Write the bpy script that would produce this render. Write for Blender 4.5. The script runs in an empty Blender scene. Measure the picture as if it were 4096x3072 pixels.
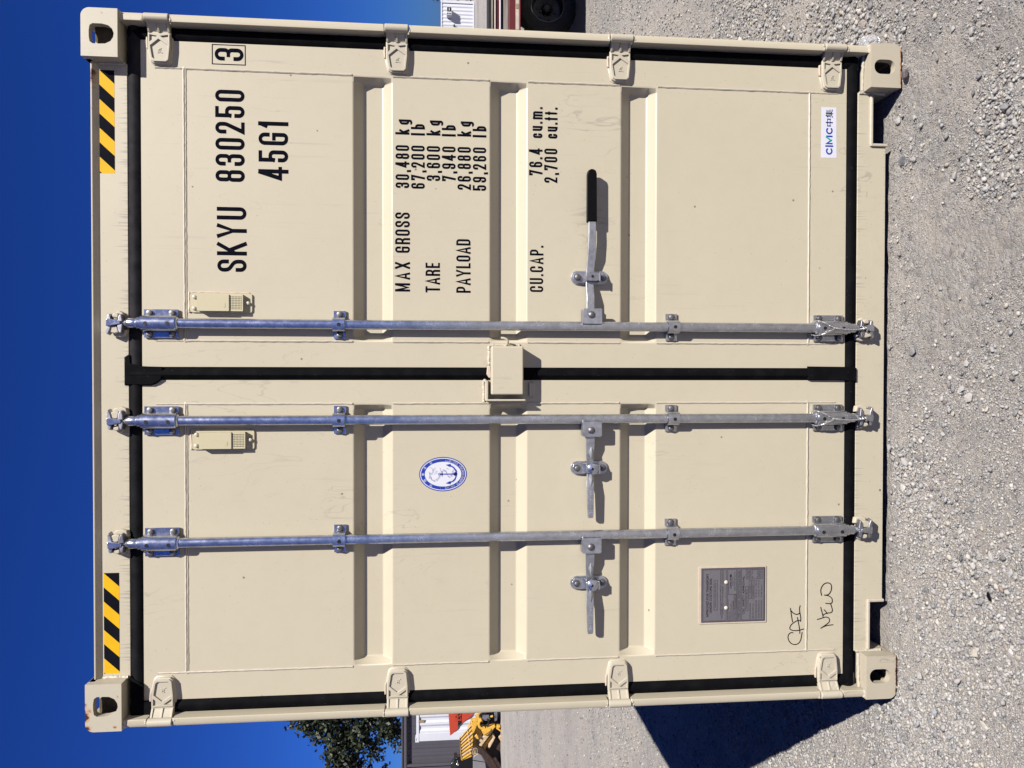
import bpy, bmesh, math, random
import numpy as np
from mathutils import Vector, Matrix, noise as mnoise

random.seed(7); rng = np.random.default_rng(7)
scn = bpy.context.scene
COL = scn.collection
R = math.radians

# ------------------------------------------------------------------ camera
CAM = Vector((-0.00514, -2.60144, 1.69301))
FW = Vector((-0.01337, 0.99550, -0.09380)).normalized()
RT = Vector((0.99991, 0.01342, -0.00011))
UP = RT.cross(FW).normalized(); RT = FW.cross(UP).normalized()
FPX = 2950.0
cd = bpy.data.cameras.new('camera'); cam = bpy.data.objects.new('camera', cd); COL.objects.link(cam)
cd.sensor_fit = 'HORIZONTAL'; cd.sensor_width = 36.0; cd.lens = FPX / 4096 * 36.0
cd.clip_start = 0.05; cd.clip_end = 2000.0
X_, Y_, Z_ = -UP, RT, -FW           # the phone was held on its side: image right is world down
cam.matrix_world = Matrix(((X_.x, Y_.x, Z_.x, CAM.x), (X_.y, Y_.y, Z_.y, CAM.y), (X_.z, Y_.z, Z_.z, CAM.z), (0, 0, 0, 1)))
scn.camera = cam

def ray(px, py): return FW + RT * ((1536 - py) / FPX) + UP * ((2048 - px) / FPX)
def at(px, py, Y):
    """point at depth Y seen at photograph pixel (px, py)"""
    d = ray(px, py); return CAM + d * ((Y - CAM.y) / d.y)
def onground(px, py, z=0.0):
    d = ray(px, py); return CAM + d * ((z - CAM.z) / d.z)

# ------------------------------------------------------------------ light
SUN = Vector((0.75, -1.0, 1.225)).normalized()      # direction towards the sun
sun_el = math.asin(SUN.z); sun_rot = math.atan2(SUN.x, SUN.y)
w = bpy.data.worlds.new('World'); scn.world = w; w.use_nodes = True
nt = w.node_tree; nt.nodes.clear()
out = nt.nodes.new('ShaderNodeOutputWorld'); bg = nt.nodes.new('ShaderNodeBackground'); sky = nt.nodes.new('ShaderNodeTexSky')
sky.sky_type = 'NISHITA'; sky.sun_disc = False; sky.sun_elevation = sun_el; sky.sun_rotation = sun_rot
sky.altitude = 0; sky.air_density = 1.0; sky.dust_density = 0.0; sky.ozone_density = 10.0
bg.inputs['Strength'].default_value = 0.05
tint = nt.nodes.new('ShaderNodeMix'); tint.data_type = 'RGBA'; tint.blend_type = 'MULTIPLY'; tint.inputs[0].default_value = 1.0
tint.inputs[7].default_value = (0.135, 0.285, 0.70, 1)          # the camera's deep saturated blue
nt.links.new(sky.outputs[0], tint.inputs[6]); nt.links.new(tint.outputs[2], bg.inputs[0]); nt.links.new(bg.outputs[0], out.inputs[0])
sl = bpy.data.lights.new('sun', 'SUN'); so = bpy.data.objects.new('sun', sl); COL.objects.link(so)
sl.energy = 5.0; sl.angle = R(0.53); sl.color = (1.0, 0.95, 0.87)
so.rotation_euler = (-SUN).to_track_quat('-Z', 'Y').to_euler(); so.location = (5, -8, 12)
scn.view_settings.view_transform = 'Standard'; scn.view_settings.look = 'None'
scn.view_settings.exposure = 1.1          # a bright exposure, so that shade falls as deep as in the photograph; scn.view_settings.gamma = 1.0; scn.view_settings.use_curve_mapping = False
scn.cycles.max_bounces = 6; scn.cycles.use_denoising = True

# ------------------------------------------------------------------ materials
MATS = {}
K = 0.515                                 # paint and ground colours are kept at real, moderate albedos
def kc(c): return tuple(v * K for v in c)
class NT:
    def __init__(s, name):
        s.m = bpy.data.materials.new(name); s.m.use_nodes = True; s.t = s.m.node_tree
        s.b = s.t.nodes['Principled BSDF']; MATS[name] = s.m
    def n(s, typ, **kw):
        nd = s.t.nodes.new('ShaderNode' + typ)
        for k, v in kw.items():
            if k in nd.inputs: nd.inputs[k].default_value = v
            else: setattr(nd, k, v)
        return nd
    def l(s, a, b): s.t.links.new(a, b)
    def math(s, op, a, b=None, clamp=False):
        nd = s.t.nodes.new('ShaderNodeMath'); nd.operation = op; nd.use_clamp = clamp
        for i, v in enumerate((a, b)):
            if v is None: continue
            if isinstance(v, (int, float)): nd.inputs[i].default_value = v
            else: s.l(v, nd.inputs[i])
        return nd.outputs[0]
    def mix(s, fac, a, b, mode='MIX'):
        nd = s.t.nodes.new('ShaderNodeMix'); nd.data_type = 'RGBA'; nd.blend_type = mode
        for sock, v in ((nd.inputs[0], fac), (nd.inputs[6], a), (nd.inputs[7], b)):
            if isinstance(v, (int, float)): sock.default_value = v
            elif isinstance(v, tuple): sock.default_value = (*v, 1) if len(v) == 3 else v
            else: s.l(v, sock)
        return nd.outputs[2]
    def ramp(s, fac, stops):
        nd = s.t.nodes.new('ShaderNodeValToRGB'); e = nd.color_ramp.elements
        while len(e) < len(stops): e.new(0.5)
        for el, (p, c) in zip(e, stops):
            el.position = p; el.color = (*c, 1) if isinstance(c, tuple) else (c, c, c, 1)
        s.l(fac, nd.inputs[0]); return nd.outputs[0]
    def pos(s, scale=(1, 1, 1)):
        g = s.t.nodes.new('ShaderNodeNewGeometry'); mp = s.t.nodes.new('ShaderNodeMapping')
        mp.inputs['Scale'].default_value = scale; s.l(g.outputs['Position'], mp.inputs[0]); return mp.outputs[0]
    def noise(s, vec, scale, detail=4, rough=0.55, dist=0.0):
        nd = s.n('TexNoise', Scale=scale, Detail=detail, Roughness=rough, Distortion=dist); s.l(vec, nd.inputs['Vector']); return nd.outputs[0]
    def voro(s, vec, scale, feature='F1', out='Distance', rnd=1.0):
        nd = s.n('TexVoronoi', Scale=scale, Randomness=rnd); nd.feature = feature; s.l(vec, nd.inputs['Vector']); return nd.outputs[out]
    def bump(s, h, strength=0.3, dist=0.002):
        nd = s.n('Bump', Strength=strength, Distance=dist); s.l(h, nd.inputs['Height']); s.l(nd.outputs[0], s.b.inputs['Normal'])
    def set(s, **kw):
        for k, v in kw.items():
            k = k.replace('_', ' ')
            if isinstance(v, tuple) and len(v) == 3: v = (*v, 1)
            if isinstance(v, (int, float, tuple)): s.b.inputs[k].default_value = v
            else: s.l(v, s.b.inputs[k])

def simple(name, col, rough=0.5, metal=0.0, spec=0.5, var=0.12, scale=30, bump=0.0):
    if metal < 0.5: col = kc(col)
    a = NT(name); p = a.pos(); nz = a.noise(p, scale, 4)
    c0 = tuple(max(0, v * (1 - var)) for v in col); c1 = tuple(min(1, v * (1 + var)) for v in col)
    a.set(Base_Color=a.ramp(nz, [(0.3, c0), (0.7, c1)]), Roughness=rough, Metallic=metal)
    a.b.inputs['Specular IOR Level'].default_value = spec
    if bump: a.bump(nz, bump, 0.002)
    return a.m

def tan_paint(name, col, dirt=1.0, rough=0.42, rust=None, drips=None, band=0):
    col = kc(col); a = NT(name); p = a.pos()
    broad = a.noise(p, 1.7, 3); fine = a.noise(p, 14, 6, 0.65)
    c = a.mix(broad, tuple(v * 0.95 for v in col), tuple(min(1, v * 1.03) for v in col))
    c = a.mix(a.math('MULTIPLY', a.ramp(fine, [(0.45, 0.0), (0.75, 1.0)]), 0.10 * dirt), c, tuple(v * K for v in (0.42, 0.36, 0.27)))
    # run-down streaks: narrow in x, long in z
    st = a.noise(a.pos((95, 95, 2.6)), 1.0, 4, 0.6, 0.2); zone = a.noise(p, 1.1, 2)
    streak = a.math('MULTIPLY', a.ramp(st, [(0.62, 0.0), (0.74, 1.0)]), a.ramp(zone, [(0.46, 0.0), (0.66, 1.0)]))
    c = a.mix(a.math('MULTIPLY', streak, 0.42 * dirt), c, tuple(v * K for v in (0.30, 0.26, 0.21)))
    # wandering hair-thin drip lines, thickest by the head of the meeting seal
    vd_ = a.n('VectorMath', operation='DISTANCE'); a.l(a.pos((1, 1, 0.7)), vd_.inputs[0]); vd_.inputs[1].default_value = (-0.12, 0.058, 1.68); dz_ = vd_.outputs['Value']
    wv = a.noise(a.pos((6, 6, 1.6)), 2.2, 3, 0.5, 0.6); dl = a.math('ABSOLUTE', a.math('SUBTRACT', wv, 0.52))
    drip = a.math('MULTIPLY', a.ramp(dl, [(0.0, 1.0), (0.009, 0.0)]), a.math('MAXIMUM', a.ramp(a.noise(p, 2.3, 2), [(0.57, 0.0), (0.68, 1.0)]), a.math('SUBTRACT', 1.0, a.math('DIVIDE', dz_, 0.42), True)))
    c = a.mix(a.math('MULTIPLY', drip, 0.42 * dirt), c, tuple(v * K for v in (0.27, 0.25, 0.22)))
    # specks of grime
    v = a.voro(p, 46); sz = a.noise(p, 9, 2)
    spk = a.math('MULTIPLY', a.ramp(v, [(0.05, 1.0), (0.085, 0.0)]), a.ramp(sz, [(0.52, 0.0), (0.56, 1.0)]))
    c = a.mix(a.math('MULTIPLY', spk, 0.55 * dirt), c, tuple(v * K for v in (0.16, 0.12, 0.08)))
    v3 = a.voro(p, 11); spk3 = a.math('MULTIPLY', a.ramp(v3, [(0.035, 1.0), (0.05, 0.0)]), a.ramp(a.noise(p, 5, 2), [(0.50, 0.0), (0.53, 1.0)]))
    c = a.mix(a.math('MULTIPLY', spk3, 0.75 * dirt), c, tuple(v * K for v in (0.10, 0.075, 0.05)))
    v2 = a.voro(p, 150); spk2 = a.math('MULTIPLY', a.ramp(v2, [(0.10, 1.0), (0.2, 0.0)]), a.ramp(a.noise(p, 24, 2), [(0.56, 0.0), (0.62, 1.0)]))
    c = a.mix(a.math('MULTIPLY', spk2, 0.35 * dirt), c, tuple(v * K for v in (0.22, 0.18, 0.13)))
    if rust:
        tot = None
        for (q, rad, amt) in rust:
            d = a.n('VectorMath', operation='DISTANCE'); a.l(a.pos(), d.inputs[0]); d.inputs[1].default_value = q
            f = a.math('SUBTRACT', 1.0, a.math('DIVIDE', d.outputs['Value'], rad), True)
            f = a.math('MULTIPLY', f, amt); tot = f if tot is None else a.math('MAXIMUM', tot, f)
        if band:
            sz_ = a.n('SeparateXYZ'); a.l(a.pos(), sz_.inputs[0]); tot = a.math('MAXIMUM', tot, a.math('MULTIPLY', a.math('SUBTRACT', 1.0, a.math('DIVIDE', sz_.outputs[2], band), True), 0.78))
        rn = a.noise(a.pos((1, 1, 0.8)), 55, 6, 0.7); k = a.math('ADD', tot, a.math('MULTIPLY', a.math('SUBTRACT', rn, 0.5), 1.5))
        c = a.mix(a.ramp(k, [(0.42, 0.0), (0.62, 0.75)]), c, tuple(v * K for v in (0.52, 0.22, 0.05)))
        c = a.mix(a.ramp(k, [(0.62, 0.0), (0.72, 1.0)]), c, tuple(v * K for v in (0.055, 0.018, 0.012)))
    if drips:
        sp_ = a.n('SeparateXYZ'); a.l(a.pos(), sp_.inputs[0]); tk = a.noise(a.pos((170, 1, 0.6)), 1.0, 3, 0.6); amp = a.noise(a.pos((5, 1, 1)), 1.0, 2)
        for za, zb in drips:
            f = a.math('SUBTRACT', 1.0, a.math('DIVIDE', a.math('SUBTRACT', sp_.outputs[2], za), zb - za), True)
            f = a.math('MULTIPLY', f, a.math('GREATER_THAN', a.math('MULTIPLY', a.math('SUBTRACT', sp_.outputs[2], za), 1.0 if zb > za else -1.0), 0.0))
            f = a.math('MULTIPLY', a.ramp(a.math('ADD', a.math('MULTIPLY', f, 0.22), a.math('ADD', tk, a.math('MULTIPLY', amp, 0.25))), [(0.875, 0.0), (0.93, 1.0)]), a.math('GREATER_THAN', f, 0.02))
            c = a.mix(a.math('MULTIPLY', f, 0.5), c, kc((0.27, 0.26, 0.25)))
    peel = a.noise(p, 420, 2)
    a.set(Base_Color=c, Roughness=a.math('ADD', rough - 0.06, a.math('MULTIPLY', fine, 0.16)))
    a.b.inputs['Specular IOR Level'].default_value = 0.4
    a.bump(a.math('ADD', a.math('ADD', a.math('MULTIPLY', peel, 0.03), a.math('MULTIPLY', a.noise(p, 6, 2), 0.35)), a.math('MULTIPLY', a.noise(p, 1.9, 2), 1.6)), 0.35, 0.004)
    return a.m

TANC = (0.64, 0.577, 0.44)
tan_paint('tan_paint', TANC)
tan_paint('tan_cast', (0.605, 0.550, 0.435), 0.8, 0.5)
tan_paint('tan_casting_rusty', (0.605, 0.550, 0.435), 1.0, 0.5,
          rust=[((-1.160, 0.0, 2.905), 0.055, 1.0), ((-1.125, 0.0, 2.900), 0.03, 0.8), ((-1.205, 0.0, 2.893), 0.035, 0.8), ((-1.150, 0.0, 2.880), 0.03, 0.62), ((-1.205, 0.0, 2.80), 0.02, 0.7), ((-1.10, 0.0, 2.79), 0.012, 0.8)])
tan_paint('tan_casting_low', (0.58, 0.52, 0.405), 1.3, 0.5,
          rust=[((-1.21, 0.0, -0.01), 0.045, 0.75), ((1.21, 0.0, -0.01), 0.04, 0.75), ((-1.12, 0.0, -0.02), 0.04, 0.8), ((1.12, 0.0, -0.025), 0.04, 0.8)], band=0.013)
tan_paint('tan_header', TANC, 1.0, 0.42,
          rust=[((1.0, 0.03, 2.89), 0.06, 1.05), ((0.9, 0.035, 2.885), 0.03, 0.7)], drips=[(2.7705, 2.835)])
tan_paint('tan_sill', TANC, 1.3, 0.42, drips=[(0.1365, 0.06), (0.024, 0.05)])
tan_paint('cream_plastic', (0.64, 0.58, 0.39), 0.3, 0.45)
simple('weld_paint', (0.61, 0.55, 0.44), 0.45, 0, 0.4, 0.06, 60, 0.3)
simple('casting_inside_shade', (0.15, 0.12, 0.08), 0.8, 0, 0.2, 0.4, 30)  # painted steel inside the castings, darkened in colour to stand for the shade there
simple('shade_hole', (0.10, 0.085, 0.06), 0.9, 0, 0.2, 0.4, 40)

def galv(name, base, rough):
    a = NT(name); p = a.pos(); nz = a.noise(p, 38, 6, 0.75); sc = a.noise(a.pos((260, 260, 9)), 1.0, 3)
    c = a.mix(a.ramp(nz, [(0.32, 0.0), (0.68, 1.0)]), tuple(v * 0.68 for v in base), tuple(v * 1.06 for v in base))
    a.set(Base_Color=c, Metallic=0.93, Roughness=a.math('ADD', rough, a.math('MULTIPLY', nz, 0.26)))
    a.bump(a.math('ADD', a.math('MULTIPLY', nz, 0.6), a.math('MULTIPLY', sc, 0.4)), 0.22, 0.0012)
    return a.m
galv('galvanized', (0.50, 0.52, 0.57), 0.11)
galv('galvanized_dull', (0.42, 0.43, 0.46), 0.30)
galv('bolt_steel', (0.17, 0.165, 0.17), 0.38)
galv('dark_steel', (0.30, 0.30, 0.33), 0.33)

a = NT('rubber'); p = a.pos(); nz = a.noise(p, 40, 5, 0.7)
c = a.mix(a.math('MULTIPLY', a.ramp(a.noise(a.pos((3, 3, 3)), 6, 4), [(0.45, 0.0), (0.75, 1.0)]), 0.5), (0.0030, 0.0030, 0.0036), (0.008, 0.008, 0.009))
spk = a.math('MULTIPLY', a.ramp(a.voro(p, 130), [(0.07, 1.0), (0.12, 0.0)]), a.ramp(a.noise(p, 30, 2), [(0.6, 0.0), (0.64, 1.0)]))
c = a.mix(a.math('MULTIPLY', spk, 0.35), c, (0.3, 0.3, 0.3))
a.set(Base_Color=c, Roughness=a.math('ADD', 0.55, a.math('MULTIPLY', nz, 0.2))); a.b.inputs['Specular IOR Level'].default_value = 0.02; a.bump(nz, 0.12, 0.001)
simple('rubber_dusty', (0.026, 0.0255, 0.029), 0.7, 0, 0.05, 0.35, 25)
simple('rubber_worn', (0.011, 0.011, 0.013), 0.7, 0, 0.05, 0.35, 25)
simple('grip_black', (0.004, 0.004, 0.005), 0.4, 0, 0.10, 0.2, 40)
simple('lettering_black', (0.007, 0.008, 0.014), 0.8, 0, 0.0, 0.25, 50)
simple('hazard_yellow', (0.88, 0.50, 0.012), 0.6, 0, 0.12, 0.05, 25)
simple('hazard_black', (0.008, 0.0085, 0.014), 0.75, 0, 0.02, 0.2, 25)
simple('sticker_white', (0.78, 0.79, 0.88), 0.45, 0, 0.4, 0.03, 20)
simple('sticker_blue', (0.008, 0.045, 0.40), 0.45, 0, 0.4, 0.05, 20)
simple('sticker_line', (0.04, 0.06, 0.22), 0.45, 0, 0.4, 0.05, 20)
simple('sticker_teal', (0.03, 0.42, 0.33), 0.45, 0, 0.4, 0.05, 20)
simple('plate_grey', (0.20, 0.19, 0.215), 0.45, 0.2, 0.4, 0.07, 120)
simple('plate_ink', (0.016, 0.015, 0.022), 0.5, 0, 0.3, 0.1, 50)
simple('plate_stamp', (0.10, 0.06, 0.035), 0.5, 0, 0.3, 0.1, 50)
simple('sealant', (0.66, 0.55, 0.44), 0.5, 0, 0.4, 0.08, 60, 0.2)
simple('rivet_paint', (0.72, 0.66, 0.55), 0.4, 0, 0.4, 0.05, 60)
a = NT('wire_rope'); nz = a.noise(a.pos(), 500, 3); a.set(Base_Color=a.ramp(nz, [(0.35, (0.16, 0.15, 0.145)), (0.65, (0.52, 0.51, 0.50))]), Metallic=0.7, Roughness=0.35)
simple('wire_bare', (0.45, 0.42, 0.38), 0.45, 0.3, 0.4, 0.2, 100)
simple('marker_ink', (0.006, 0.005, 0.008), 0.8, 0, 0.0, 0.3, 60)
simple('underside', (0.03, 0.028, 0.025), 0.9, 0, 0.2, 0.3, 10)

# ground and stones
def stone_colors(a, fac): 
    return a.ramp(fac, [(q_, kc(tuple(v * 1.16 for v in c_))) for q_, c_ in [(0.0, (0.12, 0.118, 0.125)), (0.12, (0.25, 0.25, 0.265)), (0.34, (0.38, 0.37, 0.36)), (0.52, (0.46, 0.44, 0.42)), (0.70, (0.32, 0.325, 0.345)), (0.84, (0.58, 0.56, 0.53)), (0.975, (0.47, 0.42, 0.34)), (1.0, (0.30, 0.22, 0.20))]])
a = NT('ground_gravel'); p = a.pos()
dust = kc((0.59, 0.54, 0.495))
cell = a.voro(p, 120, out='Color'); sep = a.n('SeparateColor'); a.l(cell, sep.inputs[0])
c1 = stone_colors(a, sep.outputs[0])
cell2 = a.voro(p, 48, out='Color'); sep2 = a.n('SeparateColor'); a.l(cell2, sep2.inputs[0]); c2 = stone_colors(a, sep2.outputs[1])
patch = a.noise(p, 0.9, 5, 0.6); patch2 = a.noise(p, 7.0, 5, 0.62)
cover = a.ramp(a.math('ADD', a.math('MULTIPLY', patch, 0.6), a.math('MULTIPLY', patch2, 0.4)), [(0.43, 0.06), (0.58, 0.9)])
cc = a.mix(cover, dust, a.mix(0.5, c1, c2))
fineg = a.noise(p, 260, 4, 0.75); cc = a.mix(0.5, cc, a.ramp(fineg, [(0.3, 0.30), (0.7, 0.72)]), 'OVERLAY')
cc = a.mix(a.math('MULTIPLY', a.ramp(a.noise(p, 0.35, 4, 0.6), [(0.45, 0.0), (0.7, 1.0)]), 0.35), cc, kc((0.47, 0.415, 0.38)))
a.set(Base_Color=cc, Roughness=0.92); a.b.inputs['Specular IOR Level'].default_value = 0.2
g3 = a.voro(p, 330)
h = a.math('ADD', a.math('ADD', a.math('MULTIPLY', a.math('SUBTRACT', 1.0, g3), 0.35), a.math('MULTIPLY', a.math('SUBTRACT', 1.0, a.voro(p, 120)), 0.4)), a.math('ADD', a.math('MULTIPLY', a.math('SUBTRACT', 1.0, a.voro(p, 48)), 0.7), a.math('MULTIPLY', fineg, 0.7)))
a.bump(h, 1.0, 0.010)
def stone_mat(name, attr):
    a = NT(name); p = a.pos()
    if attr:
        at_ = a.n('Attribute', attribute_name='tone'); f = at_.outputs['Fac']
    else:
        oi = a.n('ObjectInfo'); f = oi.outputs['Random']
    c = stone_colors(a, f); nz = a.noise(p, 130, 6, 0.7)
    c = a.mix(0.55, c, a.ramp(nz, [(0.28, 0.28), (0.72, 0.72)]), 'OVERLAY')
    c = a.mix(a.math('MULTIPLY', a.ramp(a.noise(p, 22, 3), [(0.45, 0.0), (0.6, 1.0)]), 0.35), c, kc((0.50, 0.462, 0.435)))
    a.set(Base_Color=c, Roughness=0.9); a.b.inputs['Specular IOR Level'].default_value = 0.25; a.bump(nz, 0.5, 0.004)
stone_mat('stone_mix', True); stone_mat('stone_big', False)
simple('concrete_pad', (0.42, 0.40, 0.39), 0.9, 0, 0.2, 0.08, 3)
simple('purple_stone', (0.17, 0.14, 0.15), 0.9, 0, 0.3, 0.5, 160, 0.6)

# background things
simple('white_steel', (0.74, 0.76, 0.84), 0.45, 0, 0.4, 0.03, 3)
simple('logo_red', (0.56, 0.065, 0.03), 0.5, 0, 0.4, 0.06, 4)
simple('logo_black', (0.02, 0.014, 0.014), 0.5, 0, 0.3, 0.1, 4)
simple('grey_cladding', (0.092, 0.088, 0.108), 0.5, 0.0, 0.4, 0.06, 2)
simple('grey_trim', (0.10, 0.095, 0.115), 0.5, 0, 0.4, 0.06, 2)
a = NT('machine_yellow'); p = a.pos(); nz = a.noise(p, 9, 6, 0.7)
c = a.mix(a.ramp(nz, [(0.50, 0.0), (0.66, 1.0)]), (0.44, 0.25, 0.03), (0.30, 0.19, 0.075)); c = a.mix(a.ramp(a.noise(p, 23, 5, 0.7), [(0.6, 0.0), (0.7, 0.8)]), c, (0.08, 0.036, 0.018))
a.set(Base_Color=c, Roughness=0.5)
a = NT('worn_tan'); p = a.pos(); a.set(Base_Color=a.ramp(a.noise(p, 11, 6, 0.7), [(0.35, (0.27, 0.18, 0.095)), (0.65, (0.40, 0.32, 0.22))]), Roughness=0.6)
simple('machine_brown', (0.055, 0.033, 0.026), 0.6, 0, 0.3, 0.4, 14)
simple('machine_black', (0.012, 0.012, 0.013), 0.45, 0, 0.4, 0.3, 10)
simple('car_black', (0.006, 0.0065, 0.008), 0.22, 0, 0.4, 0.1, 3)
simple('car_silver', (0.34, 0.33, 0.35), 0.3, 0.3, 0.5, 0.05, 3)
simple('chrome', (0.75, 0.75, 0.78), 0.12, 1.0, 0.5, 0.02, 3)
simple('trailer_red', (0.13, 0.010, 0.013), 0.45, 0, 0.4, 0.25, 7)
simple('trailer_red_bright', (0.17, 0.005, 0.009), 0.4, 0, 0.4, 0.15, 7)
simple('tape_white', (0.60, 0.53, 0.45), 0.4, 0, 0.4, 0.15, 9)
simple('tape_worn', (0.33, 0.25, 0.15), 0.5, 0, 0.4, 0.2, 9)
a = NT('old_wood'); wv = a.noise(a.pos((1.2, 14, 30)), 1.6, 6, 0.7); a.set(Base_Color=a.ramp(wv, [(0.3, (0.06, 0.05, 0.045)), (0.7, (0.20, 0.18, 0.165))]), Roughness=0.85)
a = NT('tyre_rubber'); nz = a.noise(a.pos(), 14, 5, 0.7); a.set(Base_Color=a.ramp(nz, [(0.35, (0.012, 0.0115, 0.0115)), (0.7, (0.030, 0.029, 0.028))]), Roughness=0.8)
simple('rim_dark', (0.075, 0.07, 0.066), 0.5, 0.3, 0.4, 0.3, 10)
simple('rim_edge', (0.22, 0.21, 0.20), 0.45, 0.4, 0.4, 0.2, 10)
a = NT('bark'); nz = a.noise(a.pos((1, 1, 0.3)), 9, 6, 0.7); a.set(Base_Color=a.ramp(nz, [(0.3, (0.03, 0.024, 0.018)), (0.7, (0.085, 0.066, 0.05))]), Roughness=0.9); a.bump(nz, 0.6, 0.03)
a = NT('leaves'); at_ = a.n('Attribute', attribute_name='tone'); c = a.ramp(at_.outputs['Fac'], [(0.0, (0.006, 0.010, 0.005)), (0.5, (0.011, 0.017, 0.008)), (0.85, (0.020, 0.028, 0.012)), (1.0, (0.034, 0.040, 0.018))])
a.set(Base_Color=c, Roughness=0.55); a.b.inputs['Specular IOR Level'].default_value = 0.35
a = NT('clear_plastic'); a.set(Base_Color=(0.95, 0.96, 1.0), Roughness=0.08); a.b.inputs['Transmission Weight'].default_value = 0.9; a.b.inputs['IOR'].default_value = 1.3
simple('glass_dark', (0.012, 0.014, 0.015), 0.06, 0, 0.6, 0.05, 3)

# ------------------------------------------------------------------ mesh builder
def ortho(d):
    d = d.normalized(); a = Vector((0, 0, 1)) if abs(d.z) < 0.9 else Vector((1, 0, 0))
    u = d.cross(a).normalized(); return u, d.cross(u).normalized()

class MB:
    def __init__(s): s.v = []; s.f = []; s.m = []; s.mats = []; s.cur = 0; s.marks = []
    def mat(s, name):
        if name not in s.mats: s.mats.append(name)
        s.cur = s.mats.index(name); return s
    def add(s, vs, fs):
        o = len(s.v); s.marks.append(o); s.v += [tuple(v) for v in vs]
        for f in fs: s.f.append([i + o for i in f]); s.m.append(s.cur)
        return s
    def box(s, x0, x1, y0, y1, z0, z1):
        v = [(x, y, z) for x in (x0, x1) for y in (y0, y1) for z in (z0, z1)]
        return s.add(v, [(0, 1, 3, 2), (4, 6, 7, 5), (0, 4, 5, 1), (2, 3, 7, 6), (0, 2, 6, 4), (1, 5, 7, 3)])
    def cyl(s, p0, p1, r0, r1=None, n=20, caps=True):
        p0, p1 = Vector(p0), Vector(p1); r1 = r0 if r1 is None else r1; u, w_ = ortho(p1 - p0); vs = []
        for p, r in ((p0, r0), (p1, r1)):
            for i in range(n):
                t = 2 * math.pi * i / n; vs.append(p + u * (r * math.cos(t)) + w_ * (r * math.sin(t)))
        fs = [(i, (i + 1) % n, n + (i + 1) % n, n + i) for i in range(n)]
        if caps: fs += [tuple(range(n))[::-1], tuple(range(n, 2 * n))]
        return s.add(vs, fs)
    def lathe(s, p0, axis, prof, n=20, caps=True):
        """prof: (distance along axis, radius)"""
        p0 = Vector(p0); ax = Vector(axis).normalized(); u, w_ = ortho(ax); vs = []; k = len(prof)
        for (d, r) in prof:
            for i in range(n):
                t = 2 * math.pi * i / n; vs.append(p0 + ax * d + u * (r * math.cos(t)) + w_ * (r * math.sin(t)))
        fs = [(j * n + i, j * n + (i + 1) % n, (j + 1) * n + (i + 1) % n, (j + 1) * n + i) for j in range(k - 1) for i in range(n)]
        if caps: fs += [tuple(range(n))[::-1], tuple(range((k - 1) * n, k * n))]
        return s.add(vs, fs)
    def tube(s, pts, r, n=8, closed=False):
        pts = [Vector(p) for p in pts]; k = len(pts); rr = r if isinstance(r, (list, tuple)) else [r] * k
        vs = []; pu = None
        for i, p in enumerate(pts):
            d = (pts[min(i + 1, k - 1)] - pts[max(i - 1, 0)])
            if d.length < 1e-9: d = Vector((0, 0, 1))
            d.normalize()
            if pu is None: u, w_ = ortho(d)
            else:
                u = (pu - d * pu.dot(d))
                u = u.normalized() if u.length > 1e-6 else ortho(d)[0]
                w_ = d.cross(u)
            pu = u
            for j in range(n):
                t = 2 * math.pi * j / n; vs.append(p + u * (rr[i] * math.cos(t)) + w_ * (rr[i] * math.sin(t)))
        fs = [(i * n + j, i * n + (j + 1) % n, (i + 1) * n + (j + 1) % n, (i + 1) * n + j) for i in range(k - 1) for j in range(n)]
        fs += [tuple(range(n))[::-1], tuple(range((k - 1) * n, k * n))]
        return s.add(vs, fs)
    def prism(s, poly, thick, org=(0, 0, 0), ux=(1, 0, 0), uy=(0, 0, 1), nn=(0, 1, 0), holes=(), top=None):
        """2-D outline (with holes) given depth along nn; top = an optional scaled outline for the near face"""
        org, ux, uy, nn = map(Vector, (org, ux, uy, nn)); loops = [list(poly)] + [list(h) for h in holes]
        bm = bmesh.new(); edges = []
        for lp in loops:
            vs = [bm.verts.new((x, y, 0)) for x, y in lp]
            edges += [bm.edges.new((vs[i], vs[(i + 1) % len(vs)])) for i in range(len(vs))]
        bmesh.ops.triangle_fill(bm, use_beauty=True, edges=edges)
        bm.verts.index_update(); flat = [tuple(v.co[:2]) for v in bm.verts]; tris = [[v.index for v in f.verts] for f in bm.faces]; bm.free()
        # keep winding consistent
        fix = []
        for t in tris:
            ax, ay = flat[t[0]]; bx, by = flat[t[1]]; cx, cy = flat[t[2]]
            fix.append(t if (bx - ax) * (cy - ay) - (by - ay) * (cx - ax) > 0 else t[::-1])
        n = len(flat); near = flat
        if top: 
            k, dx, dy = top; mx = sum(p[0] for p in flat) / n; my = sum(p[1] for p in flat) / n
            near = [(mx + (x - mx) * k + dx, my + (y - my) * k + dy) for x, y in flat]
        vs = [org + ux * x + uy * y for x, y in near] + [org + ux * x + uy * y + nn * thick for x, y in flat]
        fs = [tuple(t) for t in fix] + [tuple(i + n for i in t[::-1]) for t in fix]
        o = 0
        for lp in loops:
            m = len(lp); fs += [(o + i, o + (i + 1) % m, o + (i + 1) % m + n, o + i + n) for i in range(m)]; o += m
        return s.add(vs, fs)
    def flat(s, poly, y, holes=()):
        """a flat marking facing -Y (outline in x,z)"""
        return s.prism(poly, 0.0006, org=(0, y, 0), holes=holes)
    def each(s, name, parent=None, **kw):
        """one object for every shape added so far"""
        out_ = []; ends = s.marks[1:] + [len(s.v)]
        for k, a_ in enumerate(s.marks):
            b_ = ends[k]; q = MB(); q.mats = s.mats[:]; q.v = s.v[a_:b_]
            for f, mi in zip(s.f, s.m):
                if a_ <= f[0] < b_: q.f.append([i - a_ for i in f]); q.m.append(mi)
            out_.append(q.build(name, parent, **kw))
        return out_
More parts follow.
